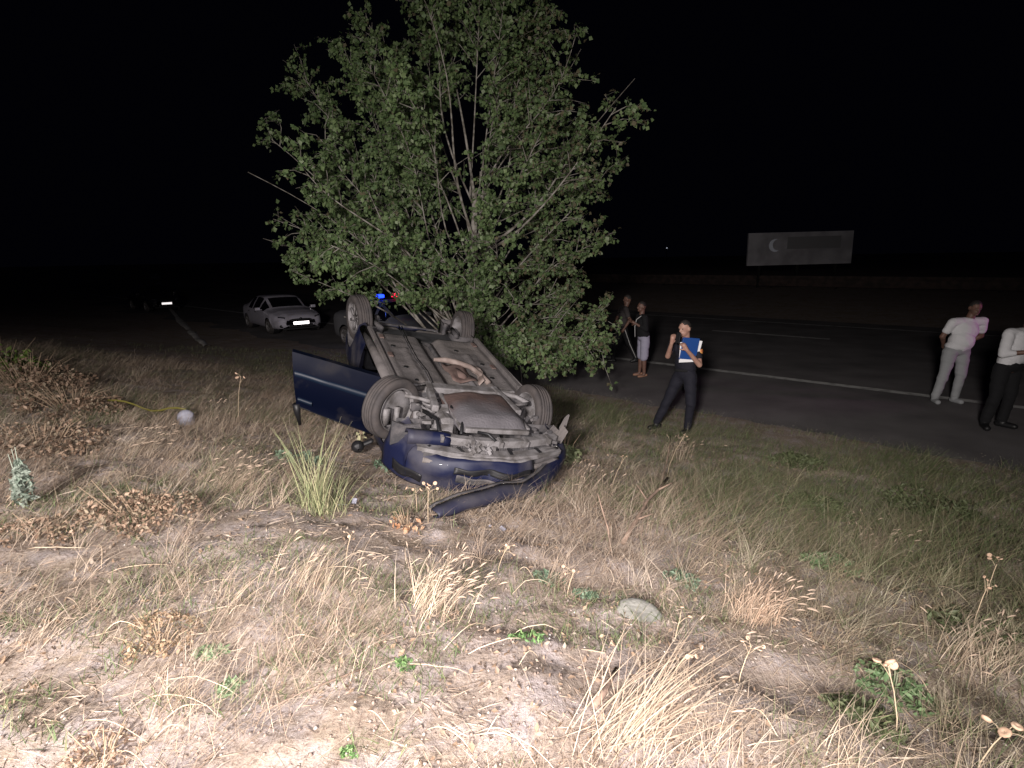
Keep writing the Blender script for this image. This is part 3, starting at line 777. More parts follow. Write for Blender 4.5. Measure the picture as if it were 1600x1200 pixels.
# long ripped strip of the bumper: from the far corner out over the ground
def to_world_inv(p):
    m = Matrix.LocRotScale(Vector((-.852, 6.912, 1.722)), Euler((-.235, 2.961, 3.518), 'YXZ'), Vector((1, 1, 1)))
    return m.inverted() @ Vector(p)
def strip():
    ctl = [Vector(bump_pt(.98, .18)), Vector(bump_pt(.80, .22)) + Vector((.02, .05, .02)), to_world_inv((.22, 4.83, G(.22, 4.83) + .13)), to_world_inv((-.10, 4.42, G(-.10, 4.42) + .10)), to_world_inv((-.44, 4.06, G(-.44, 4.06) + .09)), to_world_inv((-.57, 3.93, G(-.57, 3.93) + .03))]
    pts = []
    for i in range(len(ctl) - 1):
        p0, p1, p2, p3 = ctl[max(i - 1, 0)], ctl[i], ctl[i + 1], ctl[min(i + 2, len(ctl) - 1)]
        for t in np.linspace(0, 1, 8, endpoint=(i == len(ctl) - 2)):
            t = float(t)
            pts.append(.5 * ((2 * p1) + (-p0 + p2) * t + (2 * p0 - 5 * p1 + 4 * p2 - p3) * t * t + (-p0 + 3 * p1 - 3 * p2 + p3) * t ** 3))
    up = to_world_inv((0, 0, 1)) - to_world_inv((0, 0, 0))
    rows = [[], [], [], [], [], []]
    for i, p in enumerate(pts):
        tn = (pts[min(i + 1, len(pts) - 1)] - pts[max(i - 1, 0)]).normalized()
        side = tn.cross(up).normalized()
        k = i / (len(pts) - 1)
        wd = .20 * (1 - k) + .085 * k if k < .8 else .11 * (1 - k) / .2 * .6 + .05
        wob = .005 * math.sin(i * .9)
        for j, (a, b) in enumerate(((.50, -.040), (.42, .0), (.20, .022), (-.15, .022), (-.42, .0), (-.50, -.030))):
            rows[j].append(p + up * (a * wd + wob) - side * b * 1.4)
    b_ = MB(); b_.sheet(rows); o = b_.build('ripped_bumper_strip', M['bluepaint'], OC, True, solid=.010)
    c_ = MB(); c_.sheet([[p + up * .012 + (rows[0][i] - rows[1][i]) * kk for i, p in enumerate(rows[0])] for kk in (0, .25, .5)]); c_.build('strip_edge', M['dustydark'], o, True, solid=.006)
strip()

# ------------------------------------------------------------------ tree
def tree():
    root = empty('broadleaf_tree', (-.85, 11.4, 0))
    tag(root, 'bushy green broadleaf tree with many pale stems, standing just behind the overturned car', 'tree')
    O = Vector((-.85, 11.4, 0))
    tr = MB(); twigs = MB()
    L = []                                         # leaf anchor points
    def curve(a, b, sag, n=9):
        a, b = Vector(a), Vector(b); d = b - a
        k = Vector((rnd.uniform(-1, 1), rnd.uniform(-1, 1), rnd.uniform(-.3, .6))) * d.length * .05
        return [a + d * t + Vector((0, 0, sag * math.sin(math.pi * t))) + k * math.sin(2 * math.pi * t) for t in [i / (n - 1) for i in range(n)]]
    base = Vector((0, 0, 0))
    trunk = curve((0, 0, -.1), (.15, .0, 2.55), 0) + curve((.15, 0, 2.55), (.18, 0, 3.95), 0)[1:]
    tr.tube([p for p in trunk], [.115 - .0042 * i for i in range(len(trunk))], 10)
    stems = [  # start point, end point (relative to the base), start radius, sag
        ((.18, -.1, 3.0), (-.42, -1.35, 6.6), .045, 0, 1), ((.16, -.1, 2.7), (2.5, -1.9, 4.9), .05, -.35, 1), ((-.6, -.9, 2.2), (-2.3, -2.2, 4.1), .04, .1, 1), ((-.1, -.6, 1.4), (-1.9, -2.3, 2.9), .035, .1, 1), ((.18, 0, 3.9), (-.32, .3, 7.3), .045, 0), ((.16, 0, 2.7), (3.1, -.3, 5.75), .05, -.25), ((.18, 0, 3.6), (1.6, .4, 7.3), .04, .1),
        ((0, 0, .2), (-1.6, -.5, 4.2), .055, .1), ((-.1, .1, .3), (-2.9, .2, 6.0), .05, .2), ((-.1, 0, .3), (-3.35, -.6, 4.8), .05, .3),
        ((-.1, .1, .4), (-3.8, .4, 3.6), .045, .4), ((-.1, 0, .4), (-3.0, -1.0, 2.5), .04, .3), ((0, 0, .3), (-2.1, -1.2, 1.7), .03, .3),
        ((0, .1, .3), (-1.4, .8, 6.6), .05, .1), ((0, .1, 1.0), (-.6, 1.4, 7.6), .04, .1), ((.1, 0, 1.2), (2.75, .2, 4.3), .04, .2),
        ((.1, 0, .8), (2.6, -.3, 3.0), .035, .3), ((.1, 0, .6), (2.5, -1.0, 1.55), .03, .45), ((.1, -.1, .5), (1.5, -1.0, 1.1), .028, .45),
        ((.1, -.1, .4), (.7, -1.2, .95), .022, .35), ((.1, .1, .6), (1.8, 1.4, 3.4), .03, .3), ((.1, .1, 1.8), (.8, 1.5, 6.6), .035, .1),
        ((0, 0, 1.6), (.4, -1.9, 4.0), .03, .2), ((-.1, 0, .8), (-1.2, -1.9, 3.3), .03, .3), ((.1, 0, 2.0), (1.5, -1.5, 4.9), .03, .2),
        ((.1, 0, 2.2), (-.9, -1.5, 5.4), .03, .2), ((0, 0, 1.5), (-2.2, -1.4, 4.6), .03, .2), ((.15, 0, 3.2), (2.0, -.9, 6.3), .03, .1), ((-.1, 0, .5), (-2.2, .3, 6.6), .035, .1),
        ((.1, 0, .4), (2.15, .4, 2.1), .03, .4), ((.15, 0, 2.9), (.9, -.9, 7.4), .03, .1), ((.1, 0, 3.8), (.5, -.5, 8.0), .03, 0), ((0, 0, 1.2), (-1.5, -.8, 5.9), .03, .1), ((0, 0, .8), (-.9, -1.4, 2.0), .025, .3), ((.15, 0, 3.0), (1.7, .1, 6.9), .03, .1), ((.15, 0, 3.4), (2.2, .2, 6.4), .03, .1), ((.15, 0, 3.7), (1.1, .2, 7.9), .03, .1), ((.15, 0, 3.7), (-.9, -.2, 7.7), .03, .1), ((.1, 0, 1.8), (2.2, .5, 5.0), .03, .1), ((.1, 0, 2.4), (-1.7, .2, 7.0), .03, .1), ((0, 0, 1.8), (.7, -.9, 5.4), .03, .1),
        ((.1, -.1, .3), (1.9, -.9, .95), .025, .35), ((.1, -.1, .3), (1.1, -1.1, .9), .022, .3), ((.1, -.1, .3), (2.3, -.6, 1.1), .025, .45), ((.1, 0, .3), (.5, -.9, .9), .02, .3), ((.1, -.1, .4), (.8, -1.7, 1.0), .022, .3), ((.1, -.1, .4), (1.6, -1.7, 1.05), .022, .4), ((.1, -.1, .5), (2.4, -1.5, 1.25), .022, .4), ((.1, -.1, .5), (2.5, -1.2, 1.0), .022, .45), ((.0, -.2, .6), (.2, -1.3, 2.2), .02, .2), ((.0, -.2, .9), (-.4, -1.3, 2.8), .02, .2), ((.1, -.2, .6), (.9, -1.4, 2.0), .02, .2), ((.1, -.2, .9), (.6, -1.6, 3.0), .02, .2), ((-.1, 0, 1.0), (-3.7, -.8, 4.2), .03, .4), ((-.1, 0, .8), (-3.8, -.2, 3.1), .03, .5), ((-.1, 0, .8), (-3.3, -.9, 3.4), .03, .4), ((.1, .1, .5), (2.4, .3, 1.4), .025, .4)]
    for st_ in stems:
        a, b, r0, sag = st_[:4]; bare = len(st_) > 4
        pts = curve(a, b, sag, 12)
        ln = (Vector(b) - Vector(a)).length
        tr.tube(pts, [max(.006, r0 * .62 * (1 - i / 12.5)) for i in range(12)], 7)
        n = int(ln * (3.2 if bare else 7.3))
        for k in range(n):
            t = (.62 if bare else .30) + (.38 if bare else .70) * (k + rnd.random()) / n
            fi = min(t * 11, 10.999); i0 = int(fi); p = pts[i0].lerp(pts[i0 + 1], fi - i0)
            d = (pts[i0 + 1] - pts[i0]).normalized()
            out = Vector((rnd.gauss(0, 1), rnd.gauss(0, 1), rnd.gauss(0, .6)))
            out = (out - d * out.dot(d)).normalized()
            q = p + (out * .8 + d * .65) * rnd.uniform(.35, 1.0) * (1.08 - .45 * t)
            q.z = max(q.z + rnd.uniform(-.12, .12), .34 if q.x > .1 else .5)
            if q.x > 3.2 or q.x < -3.85 or (q.z > 6.4 and q.x > 2.5) or (q.z < 4.9 and q.x > 2.9) or (q.z < 2.05 and q.x < -1.0) or (q.z < 2.45 and -2.5 < q.x < -1.0 and rnd.random() < .62) or (q.z < 1.6 and q.x < -.35): continue
            if float(fbm(q.x * .9 + 40, q.z * .9 + 40 + q.y * .3, 1, 2, 51)) < .37: continue
            tw = [p, p.lerp(q, .5) + Vector((rnd.uniform(-.05, .05), rnd.uniform(-.05, .05), .05)), q]
            twigs.tube(tw, [.0075, .005, .002], 4, caps=False)
            m = rnd.randint(4, 7)
            for _ in range(m):
                u = rnd.uniform(.25, 1)
                s0 = p.lerp(q, u)
                s1 = s0 + Vector((rnd.gauss(0, 1), rnd.gauss(0, 1), rnd.gauss(-.1, .7))).normalized() * rnd.uniform(.10, .28)
                twigs.tube([s0, s1], [.003, .0015], 3, caps=False)
                for w in range(rnd.randint(8, 12)):
                    L.append(s0.lerp(s1, rnd.uniform(.15, 1.1)) + Vector((rnd.gauss(0, .022), rnd.gauss(0, .022), rnd.gauss(0, .022))))
    # thin bare suckers round the foot, as seen behind the car's tail
    for k in range(26):
        a = rnd.uniform(0, 6.28); h = rnd.uniform(.9, 2.0)
        x = rnd.uniform(-.5, .35)
        tr.tube([(x, rnd.uniform(-.4, .2), 0), (x + math.cos(a) * .15, math.sin(a) * .1 - .1, h * .5), (x + math.cos(a) * .5, math.sin(a) * .3 - .2, h)], [.014, .011, .005], 5)
    tr.build('trunk', M['bark'], root, True)
    twigs.build('twigs', M['bark'], root)
    P_ = np.array([tuple(p) for p in L]); n = len(P_)
    ln = rng.uniform(.050, .098, n); wd = ln * rng.uniform(.72, .95, n)
    ax = rng.normal(size=(n, 3)); ax[:, 2] -= .7; ax /= np.linalg.norm(ax, axis=1)[:, None]
    nn = rng.normal(size=(n, 3)); nn[:, 1] -= .45; nn[:, 2] += .45
    nn -= ax * (nn * ax).sum(1)[:, None]; nn /= np.linalg.norm(nn, axis=1)[:, None]
    sd = np.cross(ax, nn)
    bend = nn * (wd * .16)[:, None]
    v0 = P_; v1 = P_ + ax * (ln * .42)[:, None] + sd * (wd * .5)[:, None] + bend
    v2 = P_ + ax * ln[:, None]; v3 = P_ + ax * (ln * .42)[:, None] - sd * (wd * .5)[:, None] + bend
    v = np.stack([v0, v1, v2, v3], 1).reshape(-1, 3)
    ii = np.arange(n) * 4
    f = np.concatenate([np.stack([ii, ii + 1, ii + 2], 1), np.stack([ii, ii + 2, ii + 3], 1)])
    g = rng.random(n)[:, None]
    patch_ = fbm(P_[:, 0] * 1.1 + 20, P_[:, 2] * 1.1 + 7, 1, 3, 77)[:, None]
    c = (1 - g) * np.array([.070, .118, .045]) + g * np.array([.165, .225, .098])
    c = c * (.70 + .6 * patch_)
    dry = (rng.random(n) < (.03 + .16 * (P_[:, 0] > 1.0)))[:, None]
    c = np.where(dry, np.array([.13, .115, .07]), c)
    pale = (rng.random(n) < .05)[:, None]
    c = np.where(pale, np.array([.22, .27, .16]), c)
    cr = nmesh('crown', v, f, M['leafy'], np.repeat(c, 4, 0), root)
    tag(cr, kind='stuff')
tree()

# ------------------------------------------------------------------ grass and herbs
def blades(x, y, h, w, az, lean, curl, c, z=None, seg=4, mat_=None, name='dry_grass', parent=None, tip=.12, twist=.5, flat=0):
    """ribbons that start at x, y and lean towards az; colour may vary along the blade"""
    n = len(x)
    z = gz(x, y) if z is None else z
    t = np.linspace(0, 1, seg + 1)[None, :]
    hx, hy = np.cos(az)[:, None], np.sin(az)[:, None]
    hor = (lean[:, None] * t + curl[:, None] * t ** 2.2) * h[:, None]
    ver = h[:, None] * (t - (.32 * np.clip(curl, 0, 3)[:, None]) * t ** 3) * (1 - flat)
    ver = ver - .01
    px = x[:, None] + hx * hor; py = y[:, None] + hy * hor; pz = z[:, None] + ver
    pz = np.maximum(pz, gz(px, py) + .003 * t - .004)
    th = rng.uniform(-math.pi, math.pi, n)[:, None] * twist + (az[:, None] + math.pi / 2)
    ww = w[:, None] * (1 - (1 - tip) * t ** 1.5) * .5
    dx, dy = np.cos(th) * ww, np.sin(th) * ww
    a = np.stack([px - dx, py - dy, pz], -1); b = np.stack([px + dx, py + dy, pz], -1)
    v = np.stack([a, b], 2).reshape(-1, 3)
    k = 2 * (seg + 1)
    base = (np.arange(n) * k)[:, None] + (np.arange(seg) * 2)[None, :]
    base = base.ravel()
    f = np.stack([base, base + 1, base + 3, base + 2], 1)
    cc = np.repeat(c, k, 0)
    return v, f, cc
def build_blades(name, args, mat_=None, label=None, parent=None):
    vs, fs, cs = [], [], []; o = 0
    for (v, f, c) in args:
        vs.append(v); fs.append(f + o); cs.append(c); o += len(v)
    obj_ = nmesh(name, np.concatenate(vs), np.concatenate(fs), mat_ or M['straw'], np.concatenate(cs), parent)
    return obj_
STRAW = np.array([[.40, .31, .23], [.45, .36, .28], [.34, .26, .20], [.27, .20, .15], [.50, .42, .34]])
GREEN = np.array([[.11, .15, .06], [.16, .19, .09], [.21, .22, .12], [.09, .12, .055]])
def pick(pal, n, jit=.12):
    c = pal[rng.integers(0, len(pal), n)]
    return c * rng.uniform(1 - jit, 1 + jit, (n, 1)) 
def view_sample(n, d0, d1, power=1.0, s_max=8.9):
    """points over the verge in the wedge the photograph looks at, denser close by"""
    d = d0 + (d1 - d0) * rng.random(n) ** power
    u = rng.uniform(-1.08, 1.08, n)
    x = u * d; y = d
    s = .68 * x + .733 * y
    ok = s < s_max + (fbm(x, y, 2, 2, 91) - .5) * .8
    return x[ok], y[ok]
def clearcar(x, y):
    """keeps grass from growing up through the car"""
    m = Matrix.LocRotScale(Vector((-.852, 6.912, 1.722)), Euler((-.235, 2.961, 3.518), 'YXZ'), Vector((1, 1, 1))).inverted()
    mi = np.array(m)
    P_ = np.stack([x, y, gz(x, y), np.ones_like(x)], 0); q = mi @ P_
    return ~((np.abs(q[0]) < .80) & (q[1] > -2.0) & (q[1] < 2.22))
AZ0 = .35
parts_ = []
# 1 straw lying on the soil, close by
x, y = view_sample(30000, 1.2, 7.5, 1.15); n = len(x)
keep = fbm(x, y, 1.3, 3, 31) > rng.uniform(.25, .75, n); x, y = x[keep], y[keep]; n = len(x)
L_ = rng.uniform(.04, .20, n); az = rng.uniform(-math.pi, math.pi, n)
v, f, c = blades(x, y, L_, rng.uniform(.0012, .0028, n), az, rng.uniform(.8, 1.1, n), rng.uniform(-.15, .15, n), pick(STRAW, n), seg=3, flat=.93)
v[:, 2] += .006 * rng.random(len(v)).astype(float) ** 3
parts_.append((v, f, c))
litter = build_blades('straw_litter', parts_)
tag(litter, 'pale broken straw lying flat over the bare soil', None, kind='stuff')
# 2 standing dry grass everywhere, patchy
parts_ = []
x, y = view_sample(125000, 1.3, 13.5, .85, 8.5); n = len(x)
den = fbm(x, y, .9, 4, 41)
s_ = .68 * x + .733 * y
thr = .40 + .20 * np.clip(1 - (y - 1.0) / 2.2, 0, 1) * (x < .5) + .06 * ((x < -.3) & (y < 4)) - .08 * (x > 1.2) - .10 * (y > 4)
keep = (den + rng.normal(0, .05, n) > thr) & clearcar(x, y); x, y, den = x[keep], y[keep], den[keep]; n = len(x)
az = AZ0 + rng.normal(0, 1.3, n)
h = rng.uniform(.035, .145, n) * (.7 + .9 * np.clip((den - .45) * 4, 0, 1)) * (1 + .5 * (y > 3.5))
h *= np.where((x > 1.5) & (y < 6), 1.12, 1)
c = pick(STRAW, n) * .90
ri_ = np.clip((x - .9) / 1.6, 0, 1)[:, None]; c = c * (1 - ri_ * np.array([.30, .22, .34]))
gm = (fbm(x, y, .8, 3, 57) > .52 - .06 * np.clip(s_[keep] - 4, 0, 3) - .10 * np.clip((x - .9) / 1.6, 0, 1)) & (rng.random(n) < .32 + .14 * np.clip(s_[keep] - 4, 0, 4.5))
c[gm] = pick(GREEN, int(gm.sum()))
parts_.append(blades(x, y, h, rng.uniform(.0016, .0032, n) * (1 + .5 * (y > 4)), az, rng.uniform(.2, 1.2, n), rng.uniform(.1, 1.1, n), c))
# 2b clumps: many blades from one foot
m_ = 820
cx, cy = view_sample(m_, 1.5, 11, .9, 8.2); kk = clearcar(cx, cy); cx, cy = cx[kk], cy[kk]; m_ = len(cx)
kk = fbm(cx, cy, .9, 4, 41) > np.where((cx < .2) & (cy < 2.6), .60, .43); cx, cy = cx[kk], cy[kk]; m_ = len(cx)
rep = rng.integers(12, 34, m_); x = np.repeat(cx, rep) + rng.normal(0, .035, rep.sum()); y = np.repeat(cy, rep) + rng.normal(0, .035, rep.sum()); n = len(x)
ca = np.repeat(AZ0 + rng.normal(0, .6, m_), rep); ch = np.repeat(rng.uniform(.10, .24, m_) * (1 + .35 * (cy > 3)), rep)
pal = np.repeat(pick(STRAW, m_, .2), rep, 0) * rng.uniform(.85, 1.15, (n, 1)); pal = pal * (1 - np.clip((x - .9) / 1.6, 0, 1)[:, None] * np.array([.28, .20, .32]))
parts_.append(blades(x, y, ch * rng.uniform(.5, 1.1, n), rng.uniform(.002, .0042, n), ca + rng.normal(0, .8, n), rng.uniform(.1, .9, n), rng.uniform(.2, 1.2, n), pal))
grass = build_blades('dry_grass', parts_)
tag(grass, 'patchy dry grass leaning over the verge', None, kind='stuff')
# 3 short green grass along the road edge and in patches
parts_ = []
x, y = view_sample(120000, 3.6, 17, 1.0, 9.15); s_ = .68 * x + .733 * y; n = len(x)
keep = (rng.random(n) < np.clip((s_ - 4.4) / 2.4, .05, 1)) & (fbm(x, y, 1.2, 3, 61) > .36) & clearcar(x, y)
x, y = x[keep], y[keep]; n = len(x)
c = pick(GREEN, n, .2); dm = rng.random(n) < .16; c[dm] = pick(STRAW, int(dm.sum())) * .6
parts_.append(blades(x, y, rng.uniform(.04, .15, n), rng.uniform(.003, .006, n), AZ0 + rng.normal(0, 1.3, n), rng.uniform(0, .6, n), rng.uniform(0, .7, n), c, seg=3))
# scattered green among the straw
x, y = view_sample(60000, 1.6, 8, .9, 7); n = len(x)
keep = (fbm(x, y, 1.1, 3, 66) > .56) & clearcar(x, y); x, y = x[keep], y[keep]; n = len(x)
parts_.append(blades(x, y, rng.uniform(.02, .09, n), rng.uniform(.003, .006, n), rng.uniform(-3, 3, n), rng.uniform(.1, .7, n), rng.uniform(0, .6, n), pick(GREEN, n, .2), seg=3))
gg = build_blades('green_grass', parts_, M['leafy'])
tag(gg, 'short green grass growing thick along the asphalt edge', None, kind='stuff')
# 4 small crumpled dead leaves and clods
def leaf_quads(P_, size, c, upbias=.6, elong=1.5):
    n = len(P_)
    nn = rng.normal(size=(n, 3)); nn[:, 2] += upbias; nn /= np.linalg.norm(nn, axis=1)[:, None]
    ax = rng.normal(size=(n, 3)); ax -= nn * (ax * nn).sum(1)[:, None]; ax /= np.linalg.norm(ax, axis=1)[:, None]
    sd = np.cross(nn, ax); s = size[:, None]
    cup = nn * s * .22
    v = np.stack([P_ - ax * s * .5 * elong, P_ + sd * s * .42 - ax * s * .1 + cup, P_ + ax * s * .5 * elong + cup * .6, P_ - sd * s * .42 + ax * s * .05 + cup, P_ + nn * s * -.04], 1).reshape(-1, 3)
    i = np.arange(n) * 5
    f = np.concatenate([np.stack([i + a, i + b, i + 4], 1) for a, b in ((0, 1), (1, 2), (2, 3), (3, 0))])
    return v, f, np.repeat(c, 5, 0)
x, y = view_sample(9000, 1.3, 9, 1.0, 8); n = len(x)
k_ = (fbm(x, y, 1.4, 3, 71) > .5) & clearcar(x, y); x, y = x[k_], y[k_]; n = len(x)
P_ = np.stack([x, y, gz(x, y) + .008], 1)
dl = build_blades('dead_leaves', [leaf_quads(P_, rng.uniform(.008, .028, n), pick(np.array([[.32, .22, .15], [.42, .31, .22], [.24, .17, .12], [.36, .30, .24]]), n))], M['leafy'])
tag(dl, 'small curled dead leaves scattered on the soil', None, kind='stuff')
def pebbles(name, n, d0, d1, smin, smax, pal, label, xr=None, power=1.0):
    x, y = view_sample(n, d0, d1, power, 8.6)
    if xr is not None:
        k = (x > xr[0]) & (x < xr[1]); x, y = x[k], y[k]
    k = clearcar(x, y); x, y = x[k], y[k]; n = len(x)
    s = rng.uniform(smin, smax, n) ; z = gz(x, y)
    oc = np.array([[1, 0, 0], [0, 1, 0], [-1, 0, 0], [0, -1, 0], [0, 0, 1], [0, 0, -1], [.6, .6, .55], [-.6, .6, .5]], float)
    oc = oc[None] * rng.uniform(.6, 1.2, (n, 8, 1)); oc[..., 2] *= .7
    v = (oc * s[:, None, None] + np.stack([x, y, z + s * .2], 1)[:, None]).reshape(-1, 3)
    ft = np.array([[0, 6, 4], [6, 1, 4], [1, 7, 4], [7, 2, 4], [2, 3, 4], [3, 0, 4], [1, 6, 5], [6, 0, 5], [2, 7, 5], [7, 1, 5], [3, 2, 5], [0, 3, 5]])
    f = (np.arange(n)[:, None, None] * 8 + ft[None]).reshape(-1, 3)
    o = nmesh(name, v, f, M['straw'], np.repeat(pick(pal, n), 8, 0), None, True)
    tag(o, label, None, kind='stuff')
pebbles('soil_crumbs', 7000, 1.3, 8, .003, .011, np.array([[.30, .23, .19], [.24, .18, .15], [.38, .32, .28]]), 'small brown clods of dry earth')
pebbles('white_flecks', 520, 1.3, 8, .0028, .0065, np.array([[.85, .84, .80], [.7, .68, .62]]), 'tiny white snail shells and flecks on the soil', power=1.2)

x = rng.uniform(-3, 20, 9000); e_ = 9.05 + np.abs(rng.normal(0, .28, 9000)); t_ = rng.uniform(-14, 16, 9000)
gx_, gy_ = NR[0] * e_ + DR[0] * t_, NR[1] * e_ + DR[1] * t_
s_ = rng.uniform(.004, .013, 9000)
oc_ = np.array([[1, 0, 0], [0, 1, 0], [-1, 0, 0], [0, -1, 0], [0, 0, .8]], float)[None] * rng.uniform(.6, 1.2, (9000, 5, 1))
v_ = (oc_ * s_[:, None, None] + np.stack([gx_, gy_, np.full(9000, .003)], 1)[:, None]).reshape(-1, 3)
f_ = (np.arange(9000)[:, None, None] * 5 + np.array([[0, 1, 4], [1, 2, 4], [2, 3, 4], [3, 0, 4]])[None]).reshape(-1, 3)
gv = nmesh('road_gravel', v_, f_, M['straw'], np.repeat(pick(np.array([[.22, .2, .18], [.3, .27, .24], [.15, .14, .13]]), 9000), 5, 0))
tag(gv, 'loose gravel and grit along the edge of the asphalt', None, kind='stuff')
# hero clumps and single plants
def tuft(name, label, cat, x0, y0, n, hgt, spread, az, lean, curl, pal, group=None, wd=(.002, .004), heads=0, jit=.5, mat_=None, headcol=(.38, .29, .22), hs=1.0):
    x = x0 + rng.normal(0, spread, n); y = y0 + rng.normal(0, spread, n)
    h = hgt * (1 if name.startswith('rush') else .74) * rng.uniform(.35, 1.1, n)
    if not name.startswith('rush'): n_ = n; jit = jit * 1.25
    a = az + rng.normal(0, jit, n)
    cc = pick(pal, n, .15)
    ln = lean * rng.uniform(.4, 1.5, n); cu = curl * rng.uniform(.4, 1.5, n)
    args = [blades(x, y, h, rng.uniform(wd[0], wd[1], n), a, ln, cu, cc, seg=6)]
    o = build_blades(name, args, mat_)
    tag(o, label, cat, group)
    if heads:
        v = args[0][0].reshape(n, 7, 2, 3).mean(2)
        hb = MB()
        for i in rng.choice(n, min(heads, n), replace=False):
            p5, p6 = Vector(v[i, 5]), Vector(v[i, 6]); d = (p6 - p5).normalized()
            hb.tube([p6 - d * .01, p6 + d * .012 * hs, p6 + d * .03 * hs + Vector((0, 0, -.004)), p6 + d * .045 * hs + Vector((0, 0, -.012))], [.0015, .0045 * hs, .004 * hs, .001], 5)
        ho = hb.build('seed_head', mat(name + '_heads', headcol, .9), o, True); ho['kind'] = 'stuff'
    return o
RUSH = np.array([[.29, .31, .17], [.36, .36, .20], [.22, .25, .13], [.42, .38, .24]])
tuft('rush_clump', 'tall yellow-green rush clump standing in front of the open blue door', 'plant', -1.42, 3.93, 75, .66, .05, 1.2, .26, .14, RUSH, wd=(.005, .008), jit=2.4)
tuft('rush_undergrowth', 'lower green leaves at the foot of the yellow-green rush clump', 'plant', -1.40, 3.92, 170, .34, .09, 1.2, .4, .3, RUSH * .8, wd=(.003, .006), jit=2.2)
PALE = np.array([[.54, .42, .31], [.62, .51, .39], [.46, .35, .26], [.52, .43, .33]])
tuft('dry_grass_clump', 'bright straw-coloured grass clump with drooping heads between the wreck and the viewer', 'plant', -.42, 2.62, 190, .36, .085, .55, .35, .6, PALE, 'large dry grass clumps', heads=70, wd=(.0025, .0045))
tuft('dry_grass_clump', 'pinkish dry grass clump with fine upright stalks, right of the half-buried stone', 'plant', 1.32, 2.86, 230, .33, .07, .5, .28, .7, PALE * np.array([1, .92, .9]), 'large dry grass clumps', heads=60, wd=(.002, .004))
tuft('dry_grass_clump', 'long sweeping dry grass clump bent low to the ground at the bottom edge', 'plant', .36, 1.76, 130, .40, .09, .62, 1.15, .75, PALE * .85, 'large dry grass clumps', wd=(.003, .006), jit=.34, heads=12)
tuft('dry_grass_clump', 'curling dry grass clump in the lower corner below the pink clump', 'plant', 1.18, 1.72, 55, .30, .05, .5, .3, 1.2, PALE, 'large dry grass clumps', wd=(.0025, .004), jit=.5)
tuft('dry_grass_clump', 'loose dry grass clump left of the bright clump, thin pale blades', 'plant', -1.05, 2.75, 200, .33, .12, .5, .35, .5, PALE * .92, 'large dry grass clumps', heads=25)
tuft('dry_grass_clump', 'brown dry grass clump just beyond the ripped bumper strip', 'plant', .62, 4.9, 170, .40, .14, .5, .3, .6, PALE * .8, 'large dry grass clumps', heads=30)
tuft('dry_grass_clump', 'dry grass clump at the feet of the officer', 'plant', 2.05, 6.9, 150, .42, .10, .5, .25, .5, PALE * .8, 'large dry grass clumps', heads=40)
tuft('dry_grass_clump', 'wide tawny grass clump on the darker slope at the far side of the stick', 'plant', 2.9, 4.3, 170, .40, .08, .45, .4, .7, PALE * .75, 'large dry grass clumps', heads=40)
tuft('dry_grass_clump', 'shaggy dry grass clump at the lower right edge under the seed pods', 'plant', 2.35, 2.55, 200, .36, .10, .5, .4, .8, PALE * .8, 'large dry grass clumps', heads=40)
tuft('dry_grass_clump', 'swept dry grass clump on the bank in front of the brown weeds', 'plant', -2.35, 4.3, 210, .36, .12, .45, .5, .7, PALE * .8, 'large dry grass clumps', heads=50)
tuft('dry_grass_clump', 'dry grass clump behind the silvery plant on the bank', 'plant', -3.4, 5.0, 170, .36, .11, .45, .5, .7, PALE * .7, 'large dry grass clumps', heads=30)
tuft('dry_grass_clump', 'thin dry grass clump beside the white bag', 'plant', -3.45, 6.5, 110, .48, .14, .6, .2, .4, PALE * .6, 'large dry grass clumps', heads=10)

def leafy_weed(name, label, cat, x0, y0, r, hgt, n, size, pal, group=None, elong=1.5, stems=14, stemcol=(.30, .22, .15)):
    root = empty(name, (0, 0, 0)); tag(root, label, cat, group)
    z0 = G(x0, y0)
    a = rng.uniform(0, 6.28, n); rr = r * np.sqrt(rng.random(n)); x = x0 + rr * np.cos(a); y = y0 + rr * np.sin(a)
    keep_ = fbm(x, y, 2.6 / r, 3, 18) > .40; x, y, rr = x[keep_], y[keep_], rr[keep_]; n = len(x)
    top = hgt * (.15 + 1.1 * fbm(x, y, 6, 2, 8)) * (1 - .5 * (rr / r) ** 2)
    z = gz(x, y) + top * rng.random(n) ** .6
    cl = build_blades('leaves', [leaf_quads(np.stack([x, y, z], 1), rng.uniform(size * .5, size * 1.3, n), pick(pal, n, .25), .5, elong)], M['leafy'], parent=root)
    cl['kind'] = 'stuff'
    sb = MB()
    for k in range(stems):
        aa = rnd.uniform(0, 6.28); q = rnd.uniform(.2, 1) * r
        sx, sy = x0 + math.cos(aa) * q * .3, y0 + math.sin(aa) * q * .3; ex, ey = x0 + math.cos(aa) * q, y0 + math.sin(aa) * q
        hh = hgt * rnd.uniform(.6, 1.15)
        sb.tube([(sx, sy, G(sx, sy) - .02), ((sx + ex) / 2, (sy + ey) / 2, z0 + hh * .6), (ex, ey, G(ex, ey) + hh)], [.004, .003, .0015], 5)
    sb.build('stem', mat(name + '_stem', stemcol, .9), root, True)
    return root
BROWN = np.array([[.34, .235, .165], [.42, .30, .22], [.25, .165, .115], [.30, .24, .17]])
leafy_weed('brown_weed', 'crumpled reddish-brown dead weed on the bank behind the bare soil', 'plant', -2.42, 3.5, .34, .24, 1500, .022, BROWN, 'dead brown weeds')
leafy_weed('brown_weed', 'crumpled dead weed with a few green leaves in the middle of the bare soil', 'plant', -1.55, 2.22, .17, .10, 1000, .014, BROWN * np.array([1.05, 1.05, .95]), 'dead brown weeds')
leafy_weed('brown_weed', 'small dead weed at the bottom edge of the bare soil', 'plant', -1.38, 1.62, .11, .07, 500, .013, BROWN, 'dead brown weeds')
